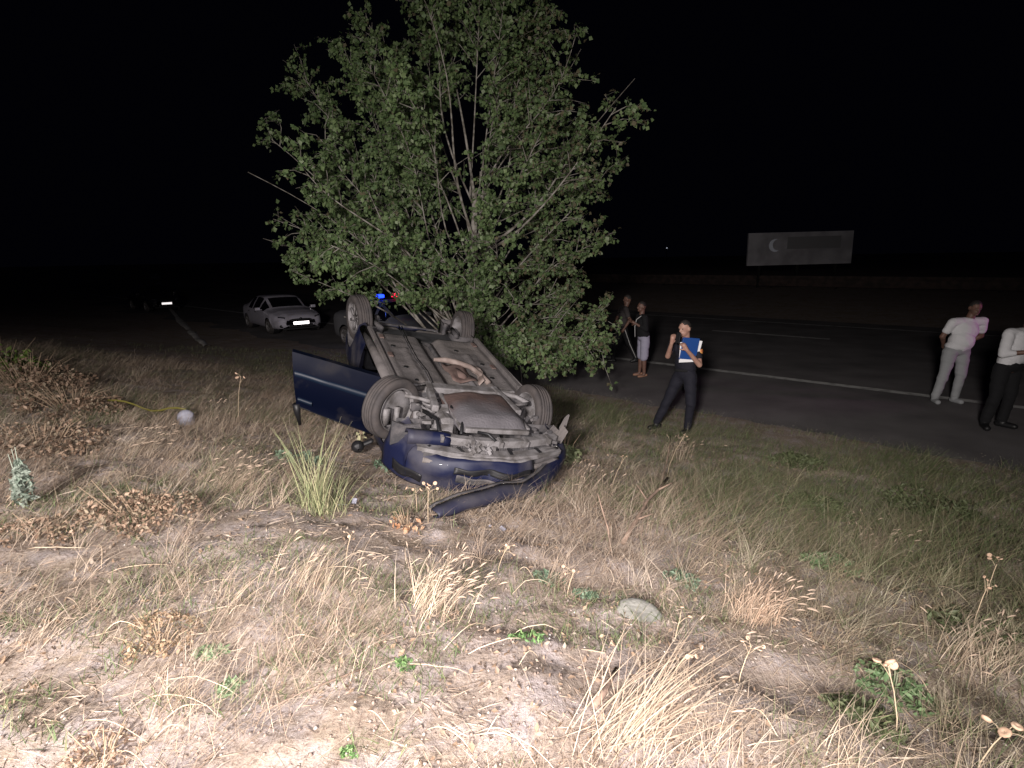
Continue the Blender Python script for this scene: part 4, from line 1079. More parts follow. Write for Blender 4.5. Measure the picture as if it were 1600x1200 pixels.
leafy_weed('brown_weed', 'low dead weed right beside the silvery plant', 'plant', -2.75, 3.15, .26, .14, 800, .02, BROWN * .9, 'dead brown weeds')
leafy_weed('brown_weed', 'large brown thicket of dead weeds at the left edge of the bank', 'plant', -6.5, 7.6, .75, .50, 3000, .036, BROWN * .72, 'dead brown weeds', stems=40)
leafy_weed('brown_weed', 'second brown thicket lower on the bank, nearer the white bag', 'plant', -5.2, 6.6, .55, .32, 1500, .034, BROWN * .8, 'dead brown weeds', stems=30)
leafy_weed('brown_weed', 'brown dead weed on the left bank between the thicket and the silvery plant', 'plant', -4.3, 5.0, .55, .26, 1500, .028, BROWN * .85, 'dead brown weeds', stems=30)
leafy_weed('brown_weed', 'orange-brown dead weed near the fallen end of the bumper strip', 'plant', -.75, 3.75, .12, .10, 60, .035, np.array([[.55, .30, .17], [.60, .40, .26]]), 'dead brown weeds')
LIME = np.array([[.12, .22, .08], [.17, .29, .11], [.10, .17, .06]])
for i, (gx, gy, gr, lb) in enumerate(((.05, 2.42, .085, 'bright green seedling patch right of the bright straw clump'), (-.47, 2.12, .045, 'small bright green seedling below the bright straw clump'), (-.56, 1.62, .03, 'tiny green seedling at the very bottom edge'),
        (-1.30, 2.16, .06, 'green leaves growing out of the dead weed'), (-1.12, 1.95, .05, 'green leafy sprout just below the dead weed on bare soil'))):
    leafy_weed('green_seedling', lb, 'plant', gx, gy, gr, gr * .5, int(60 + 1500 * gr), .012 if i < 3 else .022, LIME if i < 3 else np.array([[.20, .28, .15], [.26, .34, .20]]), 'small green plants', 2.2, 4, (.2, .3, .12))
TEAL = np.array([[.16, .24, .16], [.22, .30, .21], [.13, .19, .12]])
for gx, gy, gr, lb in ((.22, 3.2, .10, 'grey-green wormwood patch left of the stone'), (.42, 3.05, .07, 'grey-green wormwood patch close behind the stone'), (1.05, 3.25, .12, 'grey-green wormwood patch between the stone and the stick'), (2.25, 3.75, .20, 'dark green weed patch on the slope right of the stick'), (1.75, 2.3, .17, 'green weed patch at the lower right under the pink grass'),
        (-2.1, 5.4, .22, 'green weed patch left of the rush clump'), (-1.15, 5.5, .24, 'pale green weed tuft by the knocked front wheel')):
    leafy_weed('green_weed', lb, 'plant', gx, gy, gr, gr * .55, int(240 + 900 * gr), .014 + .05 * gr, TEAL if gx < 1.5 else TEAL * np.array([.8, .85, .6]), 'grey-green weeds', 2.0, 8, (.2, .22, .14))
# extra weeds
for gx, gy, gr, lb in ((1.45, 2.05, .16, 'olive weed patch under the tall seed pod stalk at the lower right'), (2.9, 5.2, .35, 'dark green weed patch on the verge below the white t-shirt man'), (4.3, 5.6, .45, 'dark green weeds at the right edge beside the asphalt'), (3.6, 6.9, .35, 'dark green weed patch at the asphalt edge right of the officer'), (2.6, 2.9, .22, 'olive weed patch at the right edge of the slope')):
    leafy_weed('green_weed', lb, 'plant', gx, gy, gr, gr * .45, int(300 + 1500 * gr), .016 + .03 * gr, np.array([[.10, .125, .06], [.13, .15, .08], [.09, .105, .05]]), 'grey-green weeds', 2.2, 8, (.15, .18, .08))
leafy_weed('mullein_plant', 'silvery upright woolly plant at the left edge of the bank', 'plant', -3.22, 3.56, .05, .36, 420, .030, np.array([[.22, .27, .22], [.29, .33, .28]]), None, 2.0, 5, (.35, .4, .33))
leafy_weed('green_shrub', 'pale green leafy shrub behind the far corner of the torn bumper', 'plant', .58, 6.45, .22, .36, 420, .045, np.array([[.30, .34, .20], [.22, .25, .13], [.15, .18, .09]]), None, 1.6, 14)
leafy_weed('yellow_flower_plant', 'small plant with pale yellow flower head beside the black mirror debris', 'plant', -1.78, 6.5, .05, .22, 26, .05, np.array([[.62, .60, .38], [.5, .5, .3]]), None, 1.2, 5)
leafy_weed('green_weed', 'dark green weeds at the far left edge of the bank', 'plant', -7.4, 8.2, .6, .55, 900, .06, np.array([[.09, .14, .03], [.13, .18, .05]]), 'grey-green weeds', 1.8, 20)

def umbel(label, x0, y0, h, az, lean, pods, psize=.02, colr='straw', group='dry seed pod stalks'):
    """a dry stalk with branching pods at the top"""
    root = empty('seed_pod_stalk', (0, 0, 0)); tag(root, label, 'plant', group)
    z0 = G(x0, y0); ca, sa = math.cos(az), math.sin(az)
    pts = [(x0 + ca * lean * t * t, y0 + sa * lean * t * t, z0 - .02 + h * t) for t in (0, .35, .7, 1)]
    sb = MB(); sb.tube(pts, [.0032, .0028, .0024, .002], 5); pb = []
    top = Vector(pts[-1])
    for k in range(pods):
        a = rnd.uniform(0, 6.28); q = top + Vector((math.cos(a), math.sin(a), rnd.uniform(-.5, .6))) * rnd.uniform(.01, .07)
        base = Vector(pts[2]).lerp(top, rnd.uniform(.3, 1))
        sb.tube([base, (base + q) / 2 + Vector((0, 0, .01)), q], [.0018, .0014, .001], 4)
        m = MB(); s = psize * rnd.uniform(.7, 1.2)
        mm = Euler((rnd.uniform(-.9, .9), rnd.uniform(-.9, .9), rnd.uniform(0, 6))).to_matrix()
        m.lathe([(-s * .35, .001), (-s * .28, s * .5), (0, s * .78), (s * .2, s * .6), (s * .1, s * .25), (s * .02, .001)], q, 'Z', 9, mm)
        m.build('seed_pod', M['pod'], root, True)
    sb.build('stalk', M['podstem'], root, True)
M['pod'] = mat('dry_seed_pod', (.62, .44, .32), .9, c2=(.48, .32, .22), scale=40)
M['podstem'] = mat('dry_stalk', (.50, .39, .27), .9)
umbel('tall branching dry stalk with brown pods in front of the ripped bumper strip', -.62, 3.86, .30, 1.2, .03, 6, .018)
umbel('dry stalk with two round brown pods just left of the strip end', -.74, 4.1, .20, 1.8, .03, 3, .02)
umbel('dry stalk with orange pods standing left of the wormwood', .30, 2.98, .16, .6, .05, 4, .014)
umbel('dry stalk with round pod over the half-buried stone', .80, 2.55, .12, .8, .04, 2, .016)
umbel('dry stalk with pods lying across the long sweeping clump', .62, 2.05, .14, .5, .10, 4, .014)
umbel('dry stalk with pods right of the long sweeping clump', .98, 2.2, .17, .6, .08, 4, .013)
umbel('tall dry stalk with large pods at the lower right corner', 1.52, 1.95, .30, 2.0, .07, 4, .030)
umbel('dry stalk with hanging pods at the bottom right corner', 1.72, 1.80, .20, .1, .10, 4, .028)
umbel('dry stalk with small pods in the shaggy clump at the right', 2.6, 2.9, .30, .5, .12, 4, .015)
umbel('dry stalk with pods at the right edge of the slope', 3.1, 3.4, .30, .5, .10, 4, .018)
umbel('thin dry stalk with pods leaning past the torn bumper corner', .95, 5.3, .38, .7, .22, 3, .014)
umbel('tall dry stalk standing before the officer boots', 1.75, 6.2, .50, .5, .25, 3, .016)
umbel('pale seed stalk by the white bag on the bank', -3.3, 6.7, .62, .5, .08, 3, .03)
umbel('dry stalk with pods left of the bright straw clump', -.98, 3.05, .18, .9, .05, 3, .014)
umbel('dry stalk with pods behind the bright straw clump', -.10, 3.15, .16, .4, .06, 5, .014)

# single long straws lying bent in the foreground
sb = MB()
for k in range(120):
    d = 1.35 + 3.0 * rnd.random() ** 1.3; x0 = rnd.uniform(-.95, .95) * d; y0 = d
    a = rnd.gauss(.6, .9); l = rnd.uniform(.10, .34); bow = rnd.uniform(-.35, .35); hh = rnd.uniform(.0, .07)
    pts = []
    for i in range(7):
        t = i / 6; aa = a + bow * t
        px_, py_ = x0 + math.cos(aa) * l * t, y0 + math.sin(aa) * l * t
        pts.append((px_, py_, G(px_, py_) + .004 + hh * math.sin(math.pi * t)))
    sb.tube(pts, [.0016, .0022, .0022, .002, .0018, .0014, .0008], 5)
o = sb.build('long_straw', mat('long_pale_straw', (.68, .56, .42), .85, c2=(.5, .38, .27), scale=5), None, True)
tag(o, 'long bent pale straws lying over the soil', None, kind='stuff')

# stone, sticks, bits of wreck and litter
def rock(label, x0, y0, sx, sy, sz, rz, mt='stone', name='stone'):
    bm = bmesh.new(); bmesh.ops.create_icosphere(bm, subdivisions=4, radius=1)
    for v_ in bm.verts:
        k = 1 + .22 * (float(fbm(v_.co.x * 1.3 + 5, v_.co.y * 1.3 + v_.co.z + 5, 1, 4, 12)) - .5)
        v_.co = Vector((v_.co.x * sx * k, v_.co.y * sy * k, max(-.5, min(.8, v_.co.z)) * sz * k))
    me = bpy.data.meshes.new(name); bm.to_mesh(me); bm.free(); me.materials.append(M[mt])
    me.polygons.foreach_set('use_smooth', [True] * len(me.polygons))
    o_ = ob(name, me); o_.location = (x0, y0, G(x0, y0)); o_.rotation_euler = (.15, .12, rz); tag(o_, label, 'stone' if name == 'stone' else 'litter')
rock('flat grey stone half buried in the grass, about a hand long', .68, 2.80, .13, .10, .035, -.5)
rock('small pale stone among the dry grass on the right slope', 2.2, 3.9, .06, .04, .03, .4)
def stick(label, pts, r, side=()):
    sb = MB(); n = len(pts)
    P_ = [(p[0], p[1], G(p[0], p[1]) + p[2]) for p in pts]
    sb.tube(P_, [r * (1 - .45 * i / (n - 1)) for i in range(n)], 8)
    for a, b in side:
        sb.tube([(a[0], a[1], G(a[0], a[1]) + a[2]), (b[0], b[1], G(b[0], b[1]) + b[2])], [r * .5, r * .25], 6)
    o_ = sb.build('stick', M['stick'], None, True); tag(o_, label, 'stick')
stick('forked brown stick lying on the bare patch right of the wreck', [(.78, 3.80, .03), (.93, 4.05, .10), (1.08, 4.35, .16), (1.22, 4.55, .18), (1.36, 4.78, .24)], .017, [((1.08, 4.35, .16), (1.02, 4.46, .24)), ((.93, 4.05, .10), (1.05, 4.05, .17)), ((1.22, 4.55, .18), (1.34, 4.58, .24))])
stick('thin upright dead stem left of the forked stick', [(.68, 3.72, .0), (.67, 3.78, .14), (.63, 3.85, .28), (.61, 3.9, .36)], .008)
stick('dark weathered stick lying between the seedling and the long sweeping grass', [(.30, 1.93, .01), (.36, 2.03, .016), (.40, 2.12, .018), (.44, 2.2, .016)], .015)
stick('long dry stick leaning across the grass toward the officer', [(1.42, 5.35, .03), (1.6, 5.8, .16), (1.78, 6.25, .32), (1.86, 6.5, .42)], .008)
stick('thin twig lying in the lower left foreground', [(-.62, 2.05, .01), (-.72, 1.96, .02), (-.84, 1.9, .02), (-.95, 1.82, .01)], .005)
# white bag on the bank, with a strip of yellow tape
bm = MB(); 
for i in range(9):
    pass
z0 = G(-3.87, 6.6)
bag = MB(); bag.lathe([(0, .05), (.03, .085), (.10, .095), (.15, .085), (.18, .06), (.195, .03), (.20, .001)], (-3.87, 6.6, z0), 'Z', 18)
for i, p in enumerate(bag.v):
    k = 1 + .5 * (float(fbm(p[0] * 14, p[1] * 14 + p[2] * 12, 1, 3, 4)) - .5)
    bag.v[i] = (-3.87 + (p[0] + 3.87) * k, 6.6 + (p[1] - 6.6) * k, p[2] - .02)
tag(bag.build('plastic_bag', M['plastic'], None, True), 'crumpled white plastic bag standing on the dark bank left of the open door', 'litter')
tp = MB(); tp.sheet([[(-4.85 + .11 * i, 6.72 - .012 * i, G(-4.85 + .11 * i, 6.72) + .15 + .02 * math.sin(i) + k * .022) for i in range(10)] for k in (0, 1)])
tag(tp.build('yellow_tape', M['yellow'], None, True, solid=.003), 'yellow tape strip running left from the white plastic bag', 'litter')
def scrap(label, x0, y0, s, mt, n=6, name='car_debris'):
    sb = MB(); z = G(x0, y0)
    for k in range(n):
        sb.box((x0 + rnd.gauss(0, s * .5), y0 + rnd.gauss(0, s * .4), z + s * .3 * rnd.random()), (s * rnd.uniform(.4, 1), s * rnd.uniform(.3, .7), s * rnd.uniform(.1, .4)), (rnd.uniform(-.6, .6), rnd.uniform(-.6, .6), rnd.uniform(0, 3)))
    tag(sb.build(name, M[mt], None, bevel=s * .04), label, 'debris')
scrap('black broken mirror and trim lying under the open blue door', -1.98, 6.75, .16, 'black', 7)
scrap('small bluish plastic shard on the soil right of the strip end', -.14, 3.98, .06, 'plastic', 2)
scrap('clear plastic shard hanging in the rush clump', -1.28, 4.1, .07, 'plastic', 2)
scrap('tiny glass shards glinting below the open door', -2.35, 6.4, .04, 'lens', 3)
scrap('dark reddish clod of torn turf right of the forked stick', 1.55, 4.45, .08, 'stick', 6)

# ------------------------------------------------------------------ people
def cap(bm, a, b, ra, rb, n=14, sx=1.0, sy=1.0, m=6):
    a, b = Vector(a), Vector(b); d = b - a; L_ = d.length
    if L_ < 1e-5: d = Vector((0, 0, 1)); L_ = 1e-5
    q = d.to_track_quat('Z', 'Y')
    rings = []
    for i in range(m + 1):
        t = -math.pi / 2 + (math.pi / 2) * i / m
        rings.append((ra * math.sin(t), max(ra * math.cos(t), 1e-4)))
    for i in range(m + 1):
        t = (math.pi / 2) * i / m
        rings.append((L_ + rb * math.sin(t), max(rb * math.cos(t), 1e-4)))
    vs = []
    for (z, r) in rings:
        vs.append([bm.verts.new(a + q @ Vector((r * math.cos(2 * math.pi * k / n) * sx, r * math.sin(2 * math.pi * k / n) * sy, z))) for k in range(n)])
    for i in range(len(vs) - 1):
        for k in range(n):
            bm.faces.new((vs[i][k], vs[i][(k + 1) % n], vs[i + 1][(k + 1) % n], vs[i + 1][k]))
    bm.faces.new(vs[0][::-1]); bm.faces.new(vs[-1])
def ell(bm, c, r, q=None, n=18):
    c = Vector(c); vs = []
    q = q or Quaternion()
    for i in range(1, 12):
        t = -math.pi / 2 + math.pi * i / 12
        vs.append([bm.verts.new(c + q @ Vector((r[0] * math.cos(t) * math.cos(2 * math.pi * k / n), r[1] * math.cos(t) * math.sin(2 * math.pi * k / n), r[2] * math.sin(t)))) for k in range(n)])
    for i in range(len(vs) - 1):
        for k in range(n):
            bm.faces.new((vs[i][k], vs[i][(k + 1) % n], vs[i + 1][(k + 1) % n], vs[i + 1][k]))
    bm.faces.new(vs[0][::-1]); bm.faces.new(vs[-1])
def melt(name, draw, mt, parent, voxel=.011, smooth=3, wrinkle=0.0, seed=0):
    """overlapping solids melted into one continuous skin"""
    bm = bmesh.new(); draw(bm)
    me = bpy.data.meshes.new(name + '_raw'); bm.to_mesh(me); bm.free()
    o = bpy.data.objects.new(name + '_raw', me); col.objects.link(o)
    r = o.modifiers.new('r', 'REMESH'); r.mode = 'VOXEL'; r.voxel_size = voxel
    s = o.modifiers.new('s', 'SMOOTH'); s.factor = .6; s.iterations = smooth
    dg = bpy.context.evaluated_depsgraph_get()
    me2 = bpy.data.meshes.new_from_object(o.evaluated_get(dg))
    bpy.data.objects.remove(o)
    me2.name = name
    if wrinkle:
        n = len(me2.vertices); co = np.zeros(n * 3, np.float32); no = np.zeros(n * 3, np.float32)
        me2.vertices.foreach_get('co', co); me2.vertices.foreach_get('normal', no)
        co = co.reshape(-1, 3); no = no.reshape(-1, 3)
        w = fbm(co[:, 0] * 9 + co[:, 1] * 6 + 31 + seed, co[:, 2] * 13 + co[:, 0] * 4 + 50, 1, 3, 15 + seed) - .5
        co += no * (w * wrinkle)[:, None]
        me2.vertices.foreach_set('co', co.ravel())
    me2.materials.clear(); me2.materials.append(mt)
    me2.polygons.foreach_set('use_smooth', [True] * len(me2.polygons)); me2.update()
    return ob(name, me2, parent)
def person(label, loc, face, J, top, bottom, shoes, skin='skin', hair='hair', sleeve=.55, short=False, headface=None, group=None, hd=1.0, hairlen=0, belly=0, hand_curl=.6, untuck=True, cap_=False, fingers=('L', 'R'), hand_dirs=None):
    """J: joints in metres about the feet, x right, y away, z up; face: the way the body faces"""
    root = empty('person', loc); tag(root, label, 'person', group)
    V = {k: Vector(v_) for k, v_ in J.items()}
    F = Vector((*face, 0)).normalized(); LFT = Vector((-F.y, F.x, 0))
    HF = Vector((*(headface or face), 0)).normalized() if len(headface or face) == 2 else Vector(headface).normalized()
    HL = Vector((0, 0, 1)).cross(HF).normalized(); HU = HF.cross(HL).normalized()
    HQ = Matrix((HL, -HF, HU)).transposed().to_quaternion()       # local x: its left, -y: forward, z: up
    hc = V['head']; pel, ch, nk = V['pelvis'], V['chest'], V['neck']
    TQ = Matrix((LFT, -F, Vector((0, 0, 1)))).transposed().to_quaternion()
    def hp(x, y, z): return hc + HQ @ Vector((x, -y, z)) * hd
    def body(bm):
        ell(bm, hc + HU * .015 * hd, (.076 * hd, .095 * hd, .105 * hd), HQ)
        ell(bm, hp(0, .030, -.055), (.058 * hd, .062 * hd, .062 * hd), HQ)
        cap(bm, hp(0, .088, .012), hp(0, .104, -.022), .010 * hd, .015 * hd)
        cap(bm, hp(-.035, .082, .028), hp(.035, .082, .028), .012 * hd, .012 * hd)
        cap(bm, hp(-.018, .086, -.052), hp(.018, .086, -.052), .010 * hd, .010 * hd)
        ell(bm, hp(0, .078, -.088), (.024 * hd, .022 * hd, .020 * hd), HQ)
        for sg in (-1, 1): ell(bm, hp(sg * .080, -.004, -.005), (.012 * hd, .022 * hd, .032 * hd), HQ)
        cap(bm, nk - Vector((0, 0, .05)), hc - HU * .06 + HF * -.012, .060, .056)
        ell(bm, ch, (.165, .10, .20), TQ); ell(bm, pel, (.155, .10, .13), TQ); ell(bm, (ch + pel) / 2, (.14, .095, .2), TQ)
        cap(bm, V['shR'], V['shL'], .05, .05)
        for S in 'LR':
            cap(bm, V['sh' + S], V['el' + S], .048, .040); cap(bm, V['el' + S], V['wr' + S], .041, .027)
            cap(bm, V['hip' + S], V['kn' + S], .078, .052); cap(bm, V['kn' + S], V['kn' + S].lerp(V['an' + S], .35), .052, .056); cap(bm, V['kn' + S].lerp(V['an' + S], .35), V['an' + S], .056, .036)
            cap(bm, V['an' + S], V['an' + S] + Vector((0, 0, -.03)), .036, .040); cap(bm, V['an' + S] + Vector((0, 0, -.045)), V['toe' + S], .036, .028)
            # hand: palm, four fingers, thumb
            w = V['wr' + S]; d = (w - V['el' + S]).normalized()
            if hand_dirs and S in hand_dirs: d = Vector(hand_dirs[S][0]).normalized(); pn = Vector(hand_dirs[S][1]).normalized()
            else: pn = (LFT * (-1 if S == 'L' else 1))
            pn = (pn - d * pn.dot(d)).normalized(); sd = d.cross(pn) * (1 if S == 'L' else -1)
            cap(bm, w, w + d * .085, .028, .036, sx=1, sy=1)
            for k in range(4):
                o_ = sd * (.030 - .020 * k); ln = (.075, .085, .078, .060)[k]
                p0 = w + d * .082 + o_; p1 = p0 + (d * math.cos(hand_curl * .5) + pn * math.sin(hand_curl * .5)) * ln * .5
                p2 = p1 + (d * math.cos(hand_curl * 1.6) + pn * math.sin(hand_curl * 1.6)) * ln * .5
                cap(bm, p0, p1, .0095, .009, 8); cap(bm, p1, p2, .009, .0075, 8)
            t0 = w + d * .03 + sd * .028; t1 = t0 + (d * .6 + sd * .7 + pn * .3).normalized() * .045; t2 = t1 + (d * .8 + sd * .2 + pn * .5).normalized() * .032
            cap(bm, t0, t1, .013, .011, 8); cap(bm, t1, t2, .011, .009, 8)
    melt('body', body, M[skin], root, .0095, 3)
    def shirt(bm):
        cap(bm, V['shR'].lerp(V['shL'], .03), V['shL'].lerp(V['shR'], .03), .068, .068)
        ell(bm, ch + Vector((0, 0, .03)), (.190, .125, .19), TQ)
        ell(bm, (ch + pel) / 2 + F * belly * .5, (.172, .125 + belly, .19), TQ)
        ell(bm, pel + Vector((0, 0, .05 if untuck else .09)), (.172, .125 + belly * .5, .11), TQ)
        ell(bm, nk - Vector((0, 0, .035)), (.075, .07, .035), TQ)
        for S in 'LR':
            e = V['sh' + S].lerp(V['el' + S], sleeve) if sleeve <= 1 else V['el' + S]
            cap(bm, V['sh' + S], e, .066, .060)
            if sleeve > 1: cap(bm, V['el' + S], V['el' + S].lerp(V['wr' + S], sleeve - 1), .056, .046)
    so = melt('shirt', shirt, M[top], root, .0115, 2, .022, 1)
    def trousers(bm):
        ell(bm, pel, (.178, .125, .12), TQ); ell(bm, pel + Vector((0, 0, .06)), (.160, .112, .08), TQ)
        for S in 'LR':
            cap(bm, pel.lerp(V['hip' + S], .8), V['hip' + S] + Vector((0, 0, -.04)), .11, .100)
            if short: cap(bm, V['hip' + S], V['kn' + S] + Vector((0, 0, -.02)), .104, .094)
            else:
                cap(bm, V['hip' + S], V['kn' + S], .102, .073); cap(bm, V['kn' + S], V['an' + S] + Vector((0, 0, .02)), .073, .060)
    melt('shorts' if short else 'trousers', trousers, M[bottom], root, .0115, 2, .024, 2)
    for S in 'LR':
        def sh_(bm, S=S):
            a = V['an' + S]; t = V['toe' + S]
            if shoes == 'sandal':
                cap(bm, Vector((a.x, a.y, .016)) - (t - a).normalized() * .06, Vector((t.x, t.y, .016)), .030, .033, sx=1.0, sy=1.0)
                return
            cap(bm, a + Vector((0, 0, .02)), a + Vector((0, 0, -.035)), .053, .050)
            cap(bm, a + Vector((0, 0, -.048)) - Vector((t.x - a.x, t.y - a.y, 0)).normalized() * .035, t, .047, .041)
        melt('shoe', sh_, M[shoes], root, .009, 2)
    if not cap_:
        hb = bmesh.new(); bmesh.ops.create_uvsphere(hb, u_segments=28, v_segments=20, radius=1)
        rm = []
        for v_ in hb.verts:
            c = v_.co
            lim = -.05 + .72 * max(0, -c.y) - .25 * max(0, c.y) + .12 * math.sin(c.x * 9) + (-.35 * hairlen if c.y > 0 else 0) 
            if c.z < lim: rm.append(v_)
        bmesh.ops.delete(hb, geom=rm, context='VERTS')
        for v_ in hb.verts:
            k = 1 + .05 * (float(fbm(v_.co.x * 6 + 9, v_.co.y * 6 + v_.co.z * 5 + 9, 1, 3, 4)) - .5)
            v_.co = Vector((v_.co.x * .079 * k * hd, v_.co.y * .098 * k * hd, v_.co.z * .109 * k * hd))
            v_.co = hc + HU * .018 * hd + HQ @ v_.co
        me = bpy.data.meshes.new('hair'); hb.to_mesh(me); hb.free(); me.materials.append(M[hair]); me.polygons.foreach_set('use_smooth', [True] * len(me.polygons))
        h_ = ob('hair', me, root); m_ = h_.modifiers.new('s', 'SOLIDIFY'); m_.thickness = .003
    else:
        hb = MB(); mm = HQ.to_matrix()
        hb.lathe([(.035, .098), (.06, .100), (.10, .088), (.128, .045), (.132, .001)], hc, 'Z', 24, mm)
        hb.add([hc + HQ @ Vector((x, y, .04 - .06 * (y + .09) * (-1))) for x, y in ((-.07, -.08), (.07, -.08), (.055, -.155), (0, -.17), (-.055, -.155))], [(0, 1, 2, 3, 4)])
        hb.build('cap', M['cap'], root, True, solid=.006)
    eb = MB()
    for sg in (-1, 1):
        mm = Matrix.Identity(3)
        eb.lathe([(-.010, .001), (-.007, .008), (0, .011), (.007, .008), (.010, .001)], hp(sg * .031, .083, .008), 'Z', 10)
    eb.build('eyes', M['eye'], root, True)
    return root, V
M['eye'] = mat('eye', (.10, .08, .07), .3)

# officer photographing the wreck, blue folder under the raised arm
opos = (2.45, 8.45, G(2.45, 8.45))
ro, V = person('officer in navy uniform photographing the wreck with a phone, blue folder at the chest', opos, (-.80, -.60),
    dict(head=(.10, -.03, 1.60), neck=(.13, .0, 1.44), chest=(.14, .0, 1.23), pelvis=(.14, .0, .93), shL=(.25, -.15, 1.39), shR=(.01, .17, 1.40), elL=(.24, -.33, 1.11), wrL=(.02, -.44, 1.34),
         elR=(-.15, -.08, 1.20), wrR=(-.16, -.28, 1.42), hipL=(.20, -.07, .88), hipR=(.08, .07, .88), knL=(.21, -.13, .48), anL=(.20, -.06, .09), toeL=(.10, -.15, .04), knR=(-.07, .12, .48), anR=(-.20, .20, .10), toeR=(-.32, .14, .04)),
    'navy', 'navy', 'shoe', hair='hair', sleeve=.62, headface=(-.85, -.5, -.12), untuck=False, hand_curl=.9,
    hand_dirs={'L': ((-.55, .1, .8), (-.3, .9, .1)), 'R': ((.1, -.3, .95), (.3, .9, .1))})
ph = MB(); ph.box((-.10, -.38, 1.51), (.012, .08, .155), (0, .2, .5)); tag(ph.build('phone', M['black'], None, bevel=.006), 'black phone held up by the officer', 'phone').location = opos
fo = MB(); fo.box((.10, -.30, 1.34), (.235, .012, .315), (.1, .10, .06)); fo.box((.10, -.270, 1.34), (.235, .012, .315), (.1, .10, .06)); fo.box((-.02, -.284, 1.34), (.012, .036, .315), (.1, .10, .06))
fo_o = fo.build('folder', M['folder'], None, bevel=.004); fo_o.location = opos
tag(fo_o, 'blue folder with white sheets held against the chest of the officer', 'folder')
pp = MB(); pp.box((.125, -.285, 1.315), (.25, .006, .315), (.1, .18, .06)); pp.box((.07, -.284, 1.29), (.225, .005, .30), (.1, -.02, .06)); pp.build('paper', M['paper'], fo_o)
pa = MB(); _l = Vector((.60, -.80, .12)).normalized(); pa.lathe([(-.02, .036), (.004, .036), (.007, .001)], Vector((.245, -.215, 1.285)) + _l * .066, 'Y', 18, _l.to_track_quat('Y', 'Z').to_matrix()); pa.build('sleeve_badge', M['patch'], ro, True)
bl = MB(); bl.lathe([(-.02, .160), (.02, .160)], (.14, 0, .985), 'Z', 24); 
for i, p in enumerate(bl.v): bl.v[i] = (.14 + (p[0] - .14) * 1.0, p[1] * .85, p[2])
bl.build('belt', M['blackcloth'], ro, True, solid=.006)

# two men at the road's edge line, walking away behind the branches
person('man in dark grey t-shirt and dark trousers with pale side stripe, walking', (2.72, 14.7, 0), (-.95, .25),
    dict(head=(.24, 0, 1.62), neck=(.18, 0, 1.45), chest=(.14, 0, 1.22), pelvis=(.13, 0, .93), shL=(.16, -.19, 1.40), shR=(.13, .18, 1.40), elL=(.26, -.23, 1.12), wrL=(.14, -.20, .92), elR=(.02, .22, 1.12), wrR=(-.08, .2, .93),
         hipL=(.14, -.09, .90), hipR=(.12, .09, .90), knL=(.28, -.10, .50), anL=(.46, -.10, .13), toeL=(.36, -.10, .05), knR=(-.02, .10, .50), anR=(-.08, .08, .09), toeR=(-.20, .10, .04)),
    'darktee', 'blackcloth', 'shoe', skin='skindark', sleeve=.6, hairlen=0)
pr1 = [o for o in scene.objects if o.name.startswith('person') and o.parent is None][-1]
st_ = MB(); st_.tube([(.15, -.20, .88), (.29, -.19, .50), (.46, -.165, .15)], [.012, .012, .010], 5); st_.build('trouser_stripe', M['reflect'], pr1, True)
person('man in black jacket with white stripe, pale shorts and sandals standing on asphalt', (2.92, 12.9, 0), (-.9, -.2),
    dict(head=(.0, .0, 1.58), neck=(.0, 0, 1.42), chest=(.0, 0, 1.18), pelvis=(.06, 0, .90), shL=(.03, -.19, 1.36), shR=(-.02, .18, 1.36), elL=(.04, -.27, 1.10), wrL=(-.16, -.20, 1.22), elR=(-.05, .24, 1.1), wrR=(-.2, .1, 1.25),
         hipL=(.08, -.09, .86), hipR=(.05, .09, .86), knL=(.06, -.09, .48), anL=(.08, -.08, .09), toeL=(-.04, -.10, .03), knR=(.04, .1, .48), anR=(.02, .12, .09), toeR=(-.10, .12, .03)),
    'blackcloth', 'shorts', 'sandal', skin='skindark', sleeve=1.5, short=True)
pr2 = [o for o in scene.objects if o.name.startswith('person') and o.parent is None][-1]
st_ = MB(); st_.tube([(-.06, -.225, 1.40), (-.155, -.20, 1.32), (-.175, -.14, 1.16), (-.165, -.14, .93)], .009, 5); st_.build('jacket_stripe', M['reflect'], pr2, True)
